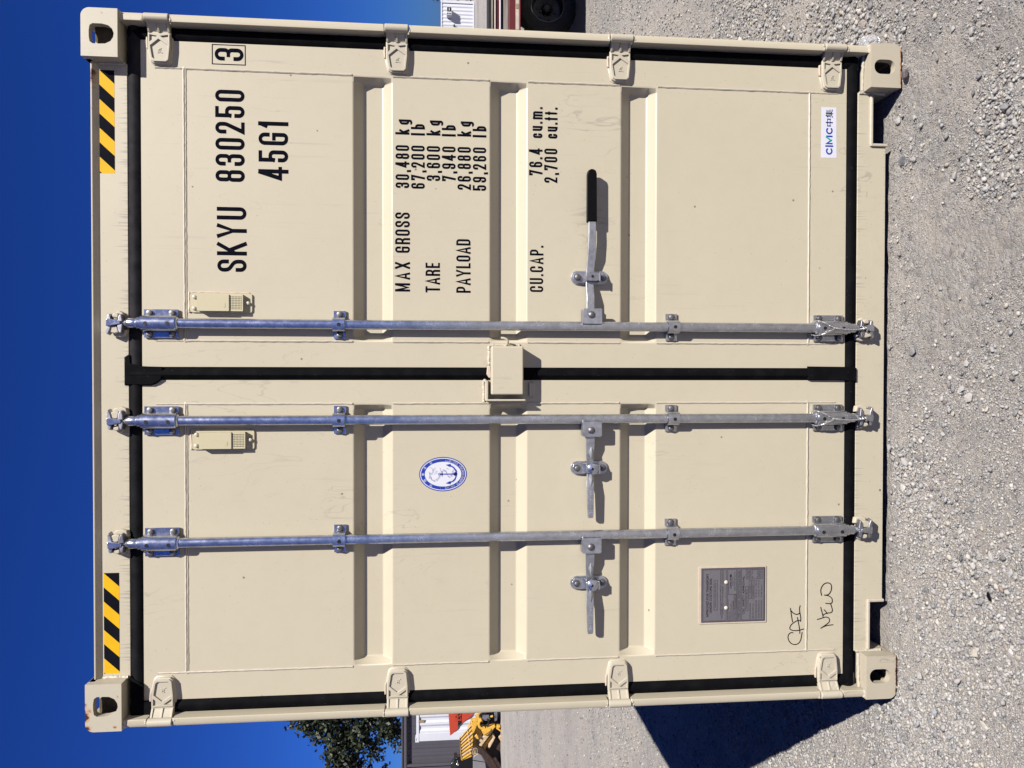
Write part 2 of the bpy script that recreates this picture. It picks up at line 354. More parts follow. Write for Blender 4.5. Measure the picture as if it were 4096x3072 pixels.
    def build(s, name, parent=None, smooth=False, bevel=0.0, seg=2, mat=None, recalc=True, angle=35):
        me = bpy.data.meshes.new(name); me.from_pydata(s.v, [], s.f)
        for mn in (s.mats or [mat]): me.materials.append(MATS[mn])
        me.polygons.foreach_set('material_index', s.m)
        if recalc:
            bm = bmesh.new(); bm.from_mesh(me); bmesh.ops.recalc_face_normals(bm, faces=bm.faces); bm.to_mesh(me); bm.free()
        if smooth: me.polygons.foreach_set('use_smooth', [True] * len(me.polygons))
        me.update(); o = bpy.data.objects.new(name, me); COL.objects.link(o)
        if smooth and angle:
            me.set_sharp_from_angle(angle=R(angle))
        if bevel:
            b = o.modifiers.new('bevel', 'BEVEL'); b.width = bevel; b.segments = seg; b.limit_method = 'ANGLE'; b.angle_limit = R(40)
            me.polygons.foreach_set('use_smooth', [True] * len(me.polygons)); b.harden_normals = True
        if parent is not None: adopt(o, parent)
        return o
def mb(m): return MB().mat(m)

def wloc(o):
    v = Vector(o.location); 
    while o.parent: o = o.parent; v = v + Vector(o.location)
    return v
def adopt(o, parent): o.location = Vector(o.location) - wloc(parent); o.parent = parent
def thing(name, label, cat, loc, group=None):
    o = bpy.data.objects.new(name, None); o.empty_display_size = 0.2; COL.objects.link(o); o.location = loc
    tag(o, label, cat, group); return o
def tag(o, label, cat, group=None):
    o['label'] = label; o['category'] = cat
    if group: o['group'] = group
    return o
def inst(src, name, loc, parent=None, rot=None, scale=None):
    """another object sharing src's mesh"""
    o = bpy.data.objects.new(name, src.data); COL.objects.link(o); o.location = loc
    for md in src.modifiers:
        b = o.modifiers.new(md.name, md.type); b.width = md.width; b.segments = md.segments; b.limit_method = md.limit_method; b.angle_limit = md.angle_limit; b.harden_normals = md.harden_normals
    if rot: o.rotation_euler = rot
    if scale: o.scale = scale
    if parent is not None: adopt(o, parent)
    return o

def rrect(x0, x1, y0, y1, r, n=5, corners=(1, 1, 1, 1)):
    """rounded rectangle, corners order: x1y1, x0y1, x0y0, x1y0"""
    pts = []
    for k, (cx, cy, a0) in enumerate(((x1 - r, y1 - r, 0), (x0 + r, y1 - r, 90), (x0 + r, y0 + r, 180), (x1 - r, y0 + r, 270))):
        if corners[k]: pts += [(cx + r * math.cos(R(a0 + 90 * i / n)), cy + r * math.sin(R(a0 + 90 * i / n))) for i in range(n + 1)]
        else: pts.append((x1 if k in (0, 3) else x0, y1 if k in (0, 1) else y0))
    return pts
def ellipse(cx, cy, rx, ry, n=40): return [(cx + rx * math.cos(2 * math.pi * i / n), cy + ry * math.sin(2 * math.pi * i / n)) for i in range(n)]

# ------------------------------------------------------------------ stroke lettering
def rounded(pts, closed):
    """pts: (x, y[, r]) -> polyline with rounded corners"""
    out_ = []; k = len(pts)
    for i, p in enumerate(pts):
        r = p[2] if len(p) > 2 else 0
        if r <= 0 or (not closed and i in (0, k - 1)): out_.append(Vector(p[:2])); continue
        c = Vector(p[:2]); a_ = Vector(pts[(i - 1) % k][:2]) - c; b_ = Vector(pts[(i + 1) % k][:2]) - c
        la, lb = a_.length, b_.length; a_.normalize(); b_.normalize()
        ang = math.acos(max(-1, min(1, a_.dot(b_)))); tl = min(r / math.tan(ang / 2), la * 0.5 if closed or 0 < i - 1 else la, lb * 0.5 if closed or i + 1 < k - 1 else lb)
        rr = tl * math.tan(ang / 2); bis = (a_ + b_).normalized(); ctr = c + bis * (rr / math.sin(ang / 2))
        s0 = (c + a_ * tl) - ctr; s1 = (c + b_ * tl) - ctr; t0 = math.atan2(s0.y, s0.x); dt = math.atan2(s1.y, s1.x) - t0
        while dt > math.pi: dt -= 2 * math.pi
        while dt < -math.pi: dt += 2 * math.pi
        n = max(2, int(abs(dt) / 0.3)); out_ += [ctr + Vector((math.cos(t0 + dt * j / n), math.sin(t0 + dt * j / n))) * rr for j in range(n + 1)]
    return out_
def ribbon(pts, t, closed=False, cap=True, tv=None):
    """polyline -> quads (list of vertex pairs); horizontal strokes may be thinner (tv)"""
    k = len(pts); pts = [p.copy() for p in pts]
    if cap and not closed:
        pts[0] = pts[0] + (pts[0] - pts[1]).normalized() * t / 2; pts[-1] = pts[-1] + (pts[-1] - pts[-2]).normalized() * t / 2
    L, Rr = [], []
    for i in range(k):
        if closed: d0 = (pts[i] - pts[i - 1]); d1 = (pts[(i + 1) % k] - pts[i])
        else: d0 = pts[i] - pts[max(i - 1, 0)] if i else pts[1] - pts[0]; d1 = pts[i + 1] - pts[i] if i < k - 1 else d0
        d0 = d0.normalized() if d0.length > 1e-9 else d1.normalized(); d1 = d1.normalized() if d1.length > 1e-9 else d0
        n0 = Vector((-d0.y, d0.x)); n1 = Vector((-d1.y, d1.x)); m = n0 + n1
        m = m.normalized() if m.length > 1e-6 else n0
        sc = 1 / max(0.45, m.dot(n0)); off = m * (t / 2 * sc)
        if tv: off = Vector((off.x, off.y * tv))
        L.append(pts[i] + off); Rr.append(pts[i] - off)
    return L, Rr
r_ = 0.17
GLY = {
 '0': (.40, [(1, [(0, 0, r_), (1, 0, r_), (1, 1, r_), (0, 1, r_)])]),
 'O': (.42, [(1, [(0, 0, r_), (1, 0, r_), (1, 1, r_), (0, 1, r_)])]),
 '1': (.22, [(0, [(.75, 0), (.75, 1)]), (0, [(-.1, .80), (.62, .97)])]),
 '2': (.40, [(0, [(0, .72), (0, 1, r_), (1, 1, r_), (1, .66, .25), (0.02, 0), (1, 0)])]),
 '3': (.40, [(0, [(0, .75), (0, 1, r_), (1, 1, r_), (1, .53, .12), (.42, .53)]), (0, [(.42, .53), (1, .53, .12), (1, 0, r_), (0, 0, r_), (0, .25)])]),
 '4': (.44, [(0, [(.76, 0), (.76, 1)]), (0, [(.66, 1), (0, .24), (1.06, .24)])]),
 '5': (.40, [(0, [(.95, 1), (.03, 1), (.03, .52)]), (0, [(0.03, .52), (.16, .62, .08), (1, .62, r_), (1, 0, r_), (0, 0, r_), (0, .25)])]),
 '6': (.40, [(0, [(1, .76), (1, 1, r_), (0, 1, r_), (0, 0, r_), (1, 0, r_), (1, .58, r_), (.05, .58)])]),
 '7': (.40, [(0, [(0, .86), (0, 1), (1, 1), (.36, 0)])]),
 '8': (.40, [(1, [(.03, .53, .1), (.97, .53, .1), (.97, 1, .15), (.03, 1, .15)]), (1, [(0, 0, .16), (1, 0, .16), (1, .53, .1), (0, .53, .1)])]),
 '9': (.40, [(0, [(0, .24), (0, 0, r_), (1, 0, r_), (1, 1, r_), (0, 1, r_), (0, .42, r_), (.95, .42)])]),
 'S': (.42, [(0, [(1, .70), (1, 1, r_), (0, 1, r_), (0, .63, .2), (1, .40, .2), (1, 0, r_), (0, 0, r_), (0, .28)])]),
 'K': (.46, [(0, [(0, 0), (0, 1)]), (0, [(.95, 1), (.05, .40)]), (0, [(.36, .58), (1, 0)])]),
 'Y': (.48, [(0, [(.5, 0), (.5, .42)]), (0, [(0, 1), (.5, .42), (1, 1)])]),
 'U': (.43, [(0, [(0, 1), (0, 0, .2), (1, 0, .2), (1, 1)])]),
 'M': (.56, [(0, [(0, 0), (0, 1)]), (0, [(1, 0), (1, 1)]), (0, [(.06, .96), (.5, .1), (.94, .96)])]),
 'A': (.48, [(0, [(0, 0), (.5, 1), (1, 0)]), (0, [(.22, .25), (.78, .25)])]),
 'X': (.46, [(0, [(0, 0), (1, 1)]), (0, [(0, 1), (1, 0)])]),
 'G': (.42, [(0, [(1, .72), (1, 1, r_), (0, 1, r_), (0, 0, r_), (1, 0, .1), (1, .48), (.55, .48)])]),
 'R': (.42, [(0, [(0, 0), (0, 1), (1, 1, r_), (1, .5, r_), (.05, .5)]), (0, [(.6, .5), (1, .38, .1), (1, 0)])]),
 'T': (.42, [(0, [(.5, 0), (.5, 1)]), (0, [(0, 1), (1, 1)])]),
 'E': (.36, [(0, [(1, 1), (0, 1), (0, 0), (1, 0)]), (0, [(0, .52), (.85, .52)])]),
 'P': (.42, [(0, [(0, 0), (0, 1), (1, 1, r_), (1, .42, r_), (.05, .42)])]),
 'L': (.36, [(0, [(0, 1), (0, 0), (1, 0)])]),
 'D': (.43, [(1, [(0, 0), (1, 0, r_), (1, 1, r_), (0, 1)])]),
 'C': (.42, [(0, [(1, .70), (1, 1, r_), (0, 1, r_), (0, 0, r_), (1, 0, r_), (1, .30)])]),
 'k': (.38, [(0, [(0, 0), (0, 1)]), (0, [(.95, .66), (.05, .25)]), (0, [(.36, .38), (1, 0)])]),
 'g': (.37, [(0, [(1, .66), (0, .66, .14), (0, 0, .14), (1, 0)]), (0, [(1, .70), (1, -.26, .12), (0, -.26, .12), (0, -.18)])]),
 'l': (.10, [(0, [(.5, 0), (.5, 1)])]),
 'b': (.37, [(0, [(0, 1), (0, 0)]), (0, [(0, 0), (1, 0, .14), (1, .66, .14), (0, .66)])]),
 'c': (.34, [(0, [(1, .48), (1, .66, .13), (0, .66, .13), (0, 0, .13), (1, 0, .13), (1, .2)])]),
 'u': (.36, [(0, [(0, .68), (0, 0, .14), (1, 0, .1)]), (0, [(1, .68), (1, 0)])]),
 'm': (.58, [(0, [(0, 0), (0, .66)]), (0, [(0, .6), (.1, .66, .05), (.5, .66, .1), (.5, 0)]), (0, [(.5, .6), (.6, .66, .05), (1, .66, .1), (1, 0)])]),
 'f': (.24, [(0, [(.4, 0), (.4, 1, .12), (1.1, 1)]), (0, [(-.1, .66), (1.0, .66)])]),
 't': (.24, [(0, [(.4, .92), (.4, 0, .12), (1.1, 0)]), (0, [(-.1, .66), (1.0, .66)])]),
 '.': (.12, [(0, [(.5, 0), (.5, .03)])]), ',': (.12, [(0, [(.55, .03), (.2, -.14)])]), ' ': (.22, []),
}
def stroke_text(m, text, x0, x1, z0, H, y, t=0.115, tv=0.85, mat='lettering_black'):
    """condensed block lettering from x0 to x1 (spacing stretched to fit), baseline z0, cap height H"""
    m.mat(mat); ws = [GLY[c_][0] * H for c_ in text] if len(text) > 1 else [x1 - x0]; gap = (x1 - x0 - sum(ws)) / max(1, len(text) - 1); x = x0; T = t * H
    for ch, wd in zip(text, ws):
        for si, (closed, pts) in enumerate(GLY[ch][1]):
            thk = T * (1.35 if ch in '.l' and False else 1.0)
            P = [( x + T / 2 + p[0] * (wd - T), z0 + T / 2 + p[1] * (H - T), *( (p[2] * H,) if len(p) > 2 else ())) for p in pts]
            L, Q = ribbon(rounded(P, closed), thk, closed, not closed, tv)
            k = len(L); yy = y - 0.00012 * si; vs = [(p.x, yy, p.y) for p in L] + [(p.x, yy, p.y) for p in Q]
            fs = [(i, (i + 1) % k, k + (i + 1) % k, k + i) for i in range(k if closed else k - 1)]; m.add(vs, fs)
        x += wd + gap
def font_faces(body, size=1.0):
    cu = bpy.data.curves.new('lettering', 'FONT'); cu.body = body; cu.size = size; cu.resolution_u = 3
    o = bpy.data.objects.new('lettering', cu); COL.objects.link(o); bpy.context.view_layer.update()
    me = bpy.data.meshes.new_from_object(o.evaluated_get(bpy.context.evaluated_depsgraph_get()))
    v = [tuple(q.co[:2]) for q in me.vertices]; f = [tuple(p.vertices) for p in me.polygons]
    bpy.data.objects.remove(o); bpy.data.meshes.remove(me); bpy.data.curves.remove(cu); return v, f
def font_text(m, text, mat, x0, x1, z0, H, y, rot=0.0, bold=0.0, axis=None):
    """built-in typeface fitted into the box x0..x1, height H, facing -Y"""
    v, f = font_faces(text); xs = [p[0] for p in v]; ys = [p[1] for p in v]
    ax, bx, ay, by = min(xs), max(xs), min(ys), max(ys); sx = (x1 - x0) / (bx - ax); sz = H / (by - ay); m.mat(mat); vs = []
    for (px, py) in v:
        X = x0 + (px - ax) * sx; Z = z0 + (py - ay) * sz
        if rot:
            cx, cz = (x0 + x1) / 2, z0 + H / 2; dx, dz = X - cx, Z - cz; X = cx + dx * math.cos(rot) - dz * math.sin(rot); Z = cz + dx * math.sin(rot) + dz * math.cos(rot)
        vs.append((X, y, Z))
    m.add(vs, f)
    if bold:
        for q in (-bold, bold): m.add([(a_ + q, b_ - 0.00005, c_) for a_, b_, c_ in vs], f)
def line(m, pts, t, y, closed=False, mat=None):
    if mat: m.mat(mat)
    L, Q = ribbon([Vector(p) for p in pts], t, closed, True); k = len(L)
    m.add([(p.x, y, p.y) for p in L] + [(p.x, y, p.y) for p in Q], [(i, (i + 1) % k, k + (i + 1) % k, k + i) for i in range(k if closed else k - 1)])

# ================================================================== GROUND (large structure first)
def gfall(x, y):
    """the yard drops away far off to the right"""
    s = min(1, max(0, (y - 30) / 22)); s = s * s * (3 - 2 * s); q = min(1, max(0, (x - 2) / 8)); q = q * q * (3 - 2 * q)
    return -0.74 * s * q
def gz(x, y, fine=True):
    z = gfall(x, y)
    if -12 < x < 12 and -6 < y < 16 and fine:
        z += 0.012 * mnoise.noise(Vector((x * 0.8, y * 0.8, 0.3))) + 0.007 * mnoise.noise(Vector((x * 3.1, y * 3.1, 5))) + 0.006 * mnoise.noise(Vector((x * 11, y * 11, 9)))
        z += 0.0055 * mnoise.noise(Vector((x * 26, y * 26, 2)))
        # a shallow scoop in front of the right fork pocket, and the sill bedded just clear of the ground
        z -= 0.006
        if -0.35 < y < 13 and abs(x) < 1.3: z = min(z, 0.004)
    return z
xs = sorted(set([round(v, 4) for v in np.concatenate([np.arange(-3.4, 4.6, 0.022), np.arange(-14, 14, 0.35), np.array([-1500, -600, -300, -150, -80, -50, -35, -25, -18, 18, 25, 30, 35, 50, 80, 150, 300, 600, 1500])])]))
ys = sorted(set([round(v, 4) for v in np.concatenate([np.arange(-1.1, 0.7, 0.022), np.arange(0.7, 6.2, 0.06), np.arange(-8, 60, 0.9), np.array([-1500, -400, -150, -60, -30, -15, 75, 100, 150, 300, 700, 1500])])]))
nx, ny = len(xs), len(ys)
V = [(x, y, gz(x, y)) for y in ys for x in xs]
gm = bpy.data.meshes.new('ground'); gm.vertices.add(nx * ny); gm.vertices.foreach_set('co', np.array(V, np.float32).ravel())
idx = np.arange(nx * ny).reshape(ny, nx); F = np.stack([idx[:-1, :-1], idx[:-1, 1:], idx[1:, 1:], idx[1:, :-1]], -1).reshape(-1, 4)
gm.loops.add(F.size); gm.loops.foreach_set('vertex_index', F.ravel().astype(np.int32)); gm.polygons.add(len(F))
gm.polygons.foreach_set('loop_start', np.arange(0, F.size, 4, dtype=np.int32)); gm.polygons.foreach_set('use_smooth', np.ones(len(F), bool)); gm.update(); gm.validate()
gm.materials.append(MATS['ground_gravel']); ground = bpy.data.objects.new('ground', gm); COL.objects.link(ground); ground['kind'] = 'structure'

# a pale concrete roadway beyond the trailer, on the falling ground
m = mb('concrete_pad'); rs = [(y, gfall(30, y) + 0.012) for y in np.linspace(33, 41, 9)]
for (y0, z0), (y1, z1) in zip(rs[:-1], rs[1:]): m.add([(11, y0, z0), (90, y0, z0), (90, y1, z1), (11, y1, z1)], [(0, 1, 2, 3)])
o = m.build('road', recalc=False); o['kind'] = 'structure'
m = mb('concrete_pad'); zk = gfall(30, 33); m.box(11, 90, 32.75, 32.98, zk - 0.2, zk + 0.13); o = m.build('kerb', bevel=0.02); o['kind'] = 'structure'

# ================================================================== SHIPPING CONTAINER
box = thing('shipping_container', 'tall tan shipping container on gravel with closed double doors and steel lock rods', 'shipping container', (0, 6.1, 0))
HL = 12.192
# --- body: side walls, roof, floor, far end
def corrugated(name, x, sgn):
    m = mb('tan_paint'); pts = []; y = 0.19
    while y < HL - 0.4:
        pts += [(y, 0), (y + 0.072, 0), (y + 0.140, 0.036), (y + 0.210, 0.036)]; y += 0.278
    vs = []; 
    for (yy, d) in pts:
        for zz in (0.16, 2.82): vs.append((x - sgn * (0.012 + d), yy, zz))
    m.add(vs, [(2 * i, 2 * i + 2, 2 * i + 3, 2 * i + 1) for i in range(len(pts) - 1)]); return m.build(name, box, recalc=False)
corrugated('side_wall', 1.219, 1); corrugated('side_wall', -1.219, -1)
m = mb('tan_paint'); m.box(-1.212, 1.212, 0.075, HL - 0.02, 2.862, 2.882); m.build('roof', box)
m = mb('underside'); m.box(-1.15, 1.15, 0.11, HL - 0.1, 0.13, 0.165); m.build('floor', box)
m = mb('tan_paint'); m.box(-1.15, 1.15, HL - 0.06, HL, 0.12, 2.86); m.build('end_wall', box)
for sx in (-1, 1):
    m = mb('tan_paint'); m.box(sx * 1.165, sx * 1.217, 0.176, HL - 0.17, 2.80, 2.875); m.build('top_rail', box, bevel=0.004)
    m = mb('tan_paint'); m.box(sx * 1.165, sx * 1.217, 0.176, HL - 0.17, 0.022, 0.165); m.build('bottom_rail', box, bevel=0.004)
m = mb('underside')
for i in range(5): m.box(-1.16, 1.16, 0.5 + i * 0.45, 0.55 + i * 0.45, 0.03, 0.13)
m.each('cross_member', box)

# --- corner castings: hollow blocks with slotted faces
def casting(sx, top, mat):
    m = mb(mat); z0, z1 = (2.778, 2.896) if top else (0.0, 0.118); xo, xi = 1.219, 1.057; T = 0.026
    cz = 2.830 if top else 0.0645; cx = 1.133; hx, hz = (0.0335, 0.040) if top else (0.0265, 0.040)
    def mir(p): return [(sx * x, z) for x, z in p]
    # front face: rounded outer corner, D-shaped or oval slot
    co = (1, 0, 0, 0) if top else (0, 0, 0, 1)
    outer = mir(rrect(xi, xo, z0, z1, 0.028, 6, co))
    if top: hole = [(cx + hx * a_, cz + hz * b_) for a_, b_ in ((1, .70), (1, -.05), (.86, -.55), (.55, -.86), (.1, -1), (-.3, -.95), (-.72, -.72), (-.97, -.3), (-1, .1), (-1, .70), (-.80, .93), (-.3, 1), (.3, 1), (.82, .93))]
    else: hole = rrect(cx - hx, cx + hx, cz - hz, cz + hz, hx - 0.001, 7)
    m.prism(outer, T, holes=[mir(hole)], org=(0, 0, 0))
    yb = 0.178
    m.mat('casting_inside_shade'); m.box(sx * (xi + 0.018), sx * (xi + 0.0185), T, yb - 0.021, z0 + 0.018, z1 - 0.02); m.mat(mat)  # thin liner sheet added to carry the shade colour over the inner wall
    m.box(sx * xi, sx * (xi + 0.018), T, yb, z0 + 0.001, z1 - 0.001)
    if top:
        # roof plate with its big oval aperture, solid underside
        m.prism([(sx * x, y) for x, y in ((xi, T), (xo - .012, T), (xo - .001, T + .012), (xo - .001, yb), (xi, yb))], 0.020, org=(0, 0, z1), uy=(0, 1, 0), nn=(0, 0, -1),
                holes=[[(sx * x, y) for x, y in rrect(1.098, 1.180, 0.034, 0.150, 0.026, 6)]])
        m.box(sx * (xi + 0.018), sx * (xo - 0.001), T, yb, z0 + 0.001, z0 + 0.018)
        m.prism([(y, z) for y, z in ((T, z0 + .018), (yb, z0 + .018), (yb, z1 - .02), (T, z1 - .02))], 0.016, org=(sx * (xo - .001), 0, 0), ux=(0, 1, 0), uy=(0, 0, 1), nn=(-sx, 0, 0),
                holes=[rrect(0.052, 0.126, z0 + 0.032, z0 + 0.088, 0.022, 5)])
        m.mat('casting_inside_shade'); m.box(sx * (xi + 0.018), sx * (xo - .017), yb - 0.02, yb, z0 + 0.018, z1 - 0.02); m.box(sx * (xi + 0.019), sx * (xo - .018), T + 0.001, yb - 0.021, z0 + 0.0182, z0 + 0.0187)
        m.mat('casting_inside_shade'); m.prism([(sx * x, z) for x, z in ((1.131, z0 + 0.097), (1.104, z0 + 0.060), (1.085, z0 + 0.036), (1.076, z0 + 0.019), (1.200, z0 + 0.019), (1.200, z0 + 0.097))], 0.05, org=(0, 0.058, 0))
    else:
        m.box(sx * (xi + 0.018), sx * (xo - 0.001), T, yb, z1 - 0.02, z1 - 0.001)
        m.prism([(sx * x, y) for x, y in ((xi + .018, T), (xo - .012, T), (xo - .001, T + .012), (xo - .001, yb), (xi + .018, yb))], 0.018, org=(0, 0, z0 + .0005), uy=(0, 1, 0), nn=(0, 0, 1),
                holes=[[(sx * x, y) for x, y in rrect(1.106, 1.170, 0.036, 0.150, 0.02, 6)]])
        m.box(sx * (xo - .015), sx * (xo - .001), T, yb, z0 + 0.018, z1 - 0.02)
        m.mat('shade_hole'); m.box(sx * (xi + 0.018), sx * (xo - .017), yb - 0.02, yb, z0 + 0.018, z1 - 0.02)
    return m.build('corner_casting', box, bevel=0.0032, seg=2)
casting(1, True, 'tan_cast')
c_ = casting(-1, True, 'tan_casting_rusty'); c_['label'] = 'upper corner casting with rust along its top edge'
casting(1, False, 'tan_casting_low'); casting(-1, False, 'tan_casting_low')
for sx in (-1, 1):
    for z0, z1 in ((2.778, 2.896), (0, 0.118)):
        m = mb('tan_cast'); m.box(sx * 1.057, sx * 1.2185, HL - 0.178, HL + 0.001, z0, z1); m.build('corner_casting', box, bevel=0.004)

# --- header and sill
m = mb('tan_header'); prof = [(0.040, 2.884), (0.040, 2.879), (0.055, 2.8635), (0.055, 2.770), (0.075, 2.770), (0.11, 2.80), (0.11, 2.884)]
vs = [(x, y, z) for x in (-1.0565, 1.0565) for y, z in prof]; k = len(prof)
m.add(vs, [(i, (i + 1) % k, k + (i + 1) % k, k + i) for i in range(k)] + [tuple(range(k)), tuple(range(k, 2 * k))])
header = m.build('header', box, bevel=0.0015)
def sillpoly():
    z0, z1 = 0.024, 0.1355; return [(-1.0565, z0 + .03), (-1.0565, z1), (1.0565, z1), (1.0565, z0 + .03), (1.052, 0.080), (0.866, 0.080), (0.866, z0), (-0.870, z0), (-0.870, 0.078), (-1.052, 0.078)]
m = mb('tan_sill'); m.prism(sillpoly(), 0.022, org=(0, 0.055, 0))
m.box(-0.86, 0.86, 0.077, 0.18, 0.122, 0.134)
sill = m.build('door_sill', box, bevel=0.002)
for (xa, xb, zt) in ((0.866, 1.050, 0.080), (-1.050, -0.870, 0.078)):            # fork pocket linings
    inner = xa if xa > 0 else xb; s_ = 1 if xa > 0 else -1
    m = mb('weld_paint'); m.box(xa - 0.006 * (s_ > 0), xb + 0.006 * (s_ < 0), 0.046, 0.13, zt - 0.002, zt + 0.010)
    m.box(inner - s_ * 0.012, inner, 0.046, 0.13, 0.020, zt + 0.009); m.build('fork_pocket', box, bevel=0.004)
    m = mb('underside'); m.box(xa, xb, 0.35, 0.36, 0.0, zt); m.build('pocket_back', box)
# weld beads where castings meet header and sill
def wob(p0, p1, n, a_=0.0012):
    p0, p1 = Vector(p0), Vector(p1); return [p0.lerp(p1, i / (n - 1)) + Vector([random.uniform(-a_, a_) for _ in range(3)]) for i in range(n)]
m = mb('weld_paint')
for sx in (-1, 1):
    m.tube(wob((sx * 1.055, 0.054, 2.775), (sx * 1.055, 0.054, 2.86), 20), 0.006, 8); m.tube(wob((sx * 1.055, 0.054, 0.03), (sx * 1.055, 0.054, 0.13), 20), 0.006, 8)
    m.tube(wob((sx * 1.062, 0.054, 0.1215), (sx * 1.19, 0.045, 0.1215), 22), 0.0055, 8); m.tube(wob((sx * 1.19, 0.016, 0.118), (sx * 1.214, 0.016, 0.118), 9), 0.0065, 8)
    m.tube(wob((sx * 1.19, 0.016, 2.776), (sx * 1.214, 0.016, 2.776), 9), 0.0065, 8)
m.each('weld_bead', box, smooth=True)

# --- hazard stripes on the header
def hazard(x0, x1, z0, z1, name):
    """x0 = right end; stripes lean down to the left"""
    y = 0.0546; m = mb('hazard_yellow'); m.flat(rrect(min(x0, x1), max(x0, x1), z0, z1, 0.002), y)
    m.mat('hazard_black'); Hh = z1 - z0; P = 0.0985
    lean = Hh * 0.93
    lo, hi = min(x0, x1), max(x0, x1)
    for i in range(5):
        a0 = x0 + P / 2 - P * i; poly = [(a0, z1), (a0 - P / 2, z1), (a0 - P / 2 - lean, z0), (a0 - lean, z0)]
        # clip to the sticker
        def clip(pl, keep, X):
            out_ = []
            for q in range(len(pl)):
                a_, b_ = pl[q], pl[(q + 1) % len(pl)]; ia, ib = keep(a_[0]), keep(b_[0])
                if ia: out_.append(a_)
                if ia != ib:
                    t = (X - a_[0]) / (b_[0] - a_[0]); out_.append((X, a_[1] + (b_[1] - a_[1]) * t))
            return out_
        pl = clip(clip(poly, lambda v: v <= hi, hi), lambda v: v >= lo, lo)
        if len(pl) > 2: m.add([(x, y - 0.0003, z) for x, z in pl], [tuple(range(len(pl)))])
    return m.build(name, header)
hz1 = hazard(1.033, 0.682, 2.812, 2.863 - 0.002, 'hazard_sticker'); hz2 = hazard(-0.693, -1.042, 2.806, 2.857, 'hazard_sticker')

# --- corner posts: a folded plate with an outer nose, broken at each hinge
HZ = [2.659, 1.853, 1.051, 0.246]; HH = 0.041
for sx in (1, -1):
    m = mb('tan_paint'); segs = [(0.118, HZ[3] - HH - 0.002), (HZ[3] + HH + 0.002, HZ[2] - HH - 0.002), (HZ[2] + HH + 0.002, HZ[1] - HH - 0.002), (HZ[1] + HH + 0.002, HZ[0] - HH - 0.002), (HZ[0] + HH + 0.002, 2.778)]
    for (za, zb) in segs:
        prof = [(1.1875, 0.012), (1.206, 0.011), (1.2155, 0.017), (1.2165, 0.06), (1.188, 0.06)]; k = 5
        vs = [(sx * x, y, z) for z in (za, zb) for x, y in prof]
        m.add(vs, [(i, (i + 1) % k, k + (i + 1) % k, k + i) for i in range(k)] + [tuple(range(k)), tuple(range(k, 2 * k))])
    prof = [(1.190, 0.050), (1.216, 0.050), (1.216, 0.175), (1.150, 0.175), (1.150, 0.078), (1.186, 0.078)]; k = 6
    vs = [(sx * x, y, z) for z in (0.118, 2.778) for x, y in prof]
    m.add(vs, [(i, (i + 1) % k, k + (i + 1) % k, k + i) for i in range(k)] + [tuple(range(k)), tuple(range(k, 2 * k))])
    m.build('corner_post', box, bevel=0.0022)
    m = mb('weld_paint')                                                      # blobs of weld at the cut ends of the nose
    for z in HZ:
        for q in (-1, 1): m.tube(wob((sx * 1.190, 0.015, z + q * (HH + 0.005)), (sx * 1.213, 0.017, z + q * (HH + 0.007)), 7, 0.0025), [0.003, 0.0045, 0.005, 0.0045, 0.005, 0.0045, 0.003], 8)
    m.each('weld_bead', box, smooth=True)

# --- doors
RIBS = [(2.007, 1.975, 1.906, 1.872), (1.523, 1.489, 1.422, 1.389), (1.043, 1.005, 0.939, 0.911)]
DY, DD = 0.058, 0.036
def door(x_in, x_out, pin, pout):
    s_ = 1 if x_out > x_in else -1
    cols = [x_in, pin, pin + s_ * 0.020, pout - s_ * 0.020, pout, x_out]
    rows = [(2.7265, 0)]
    for a_, b_, c2, d_ in RIBS: rows += [(a_, 0), (b_, 1), (c2, 1), (d_, 0)]
    rows += [(0.179, 0)]
    vs = [(x, DY + (DD if (dp and 2 <= ci <= 3) else 0), z) for z, dp in rows for ci, x in enumerate(cols)]; n = 6
    fs = [(r0 * n + c2, r0 * n + c2 + 1, (r0 + 1) * n + c2 + 1, (r0 + 1) * n + c2) for r0 in range(len(rows) - 1) for c2 in range(n - 1)]
    m = mb('tan_paint'); m.add(vs, fs)
    # return edges of the leaf
    k0 = len(m.v); per = [(x_in, 2.7265), (x_out, 2.7265), (x_out, 0.179), (x_in, 0.179)]
    m.add([(x, DY, z) for x, z in per] + [(x, DY + 0.05, z) for x, z in per], [(i, (i + 1) % 4, 4 + (i + 1) % 4, 4 + i) for i in range(4)])
    bm_o = m.build('door', box, bevel=0.0045, seg=3)
    bpy.context.view_layer.update(); return bm_o
doorR = door(0.019, 1.143, 0.112, 1.047); doorL = door(-0.027, -1.142, -0.113, -1.045)
def beads(dr, xi, xo, name='weld_bead'):
    m = mb('weld_paint'); y = 0.0585; s_ = 1 if xo > xi else -1
    zs = [2.585] + [v for rb in RIBS for v in (rb[0] + 0.004, rb[3] - 0.004)] + [0.3235]
    for X in (xi, xo):
        for a_, b_ in zip(zs[0::2], zs[1::2]):
            m.tube(wob((X, y, a_), (X, y, b_), max(6, int((a_ - b_) / 0.012)), 0.0007), 0.0042, 6)
        m.tube(wob((X, y, 2.585), (X, y, 2.70 - 0.02), 14, 0.0006), 0.0032, 6); m.tube(wob((X, y, 0.3235), (X, y, 0.215), 14, 0.0006), 0.0032, 6)
    for Z in (2.5835, 0.3245): m.tube(wob((xi, y, Z), (xo, y, Z), 90, 0.0006), 0.0045, 6)
    m.tube(wob((xi, y, 2.5775), (xo, y, 2.5775), 90, 0.0004), 0.0028, 6)
    for X in (xi, xo):
        for Z in (2.582, 0.326): m.lathe((X, 0.060, Z), (0, -1, 0), [(0, 0.009), (0.003, 0.007), (0.0045, 0.002)], 10)
    return m.each(name, dr, smooth=True)
beads(doorR, 0.110, 1.050); beads(doorL, -0.110, -1.048)

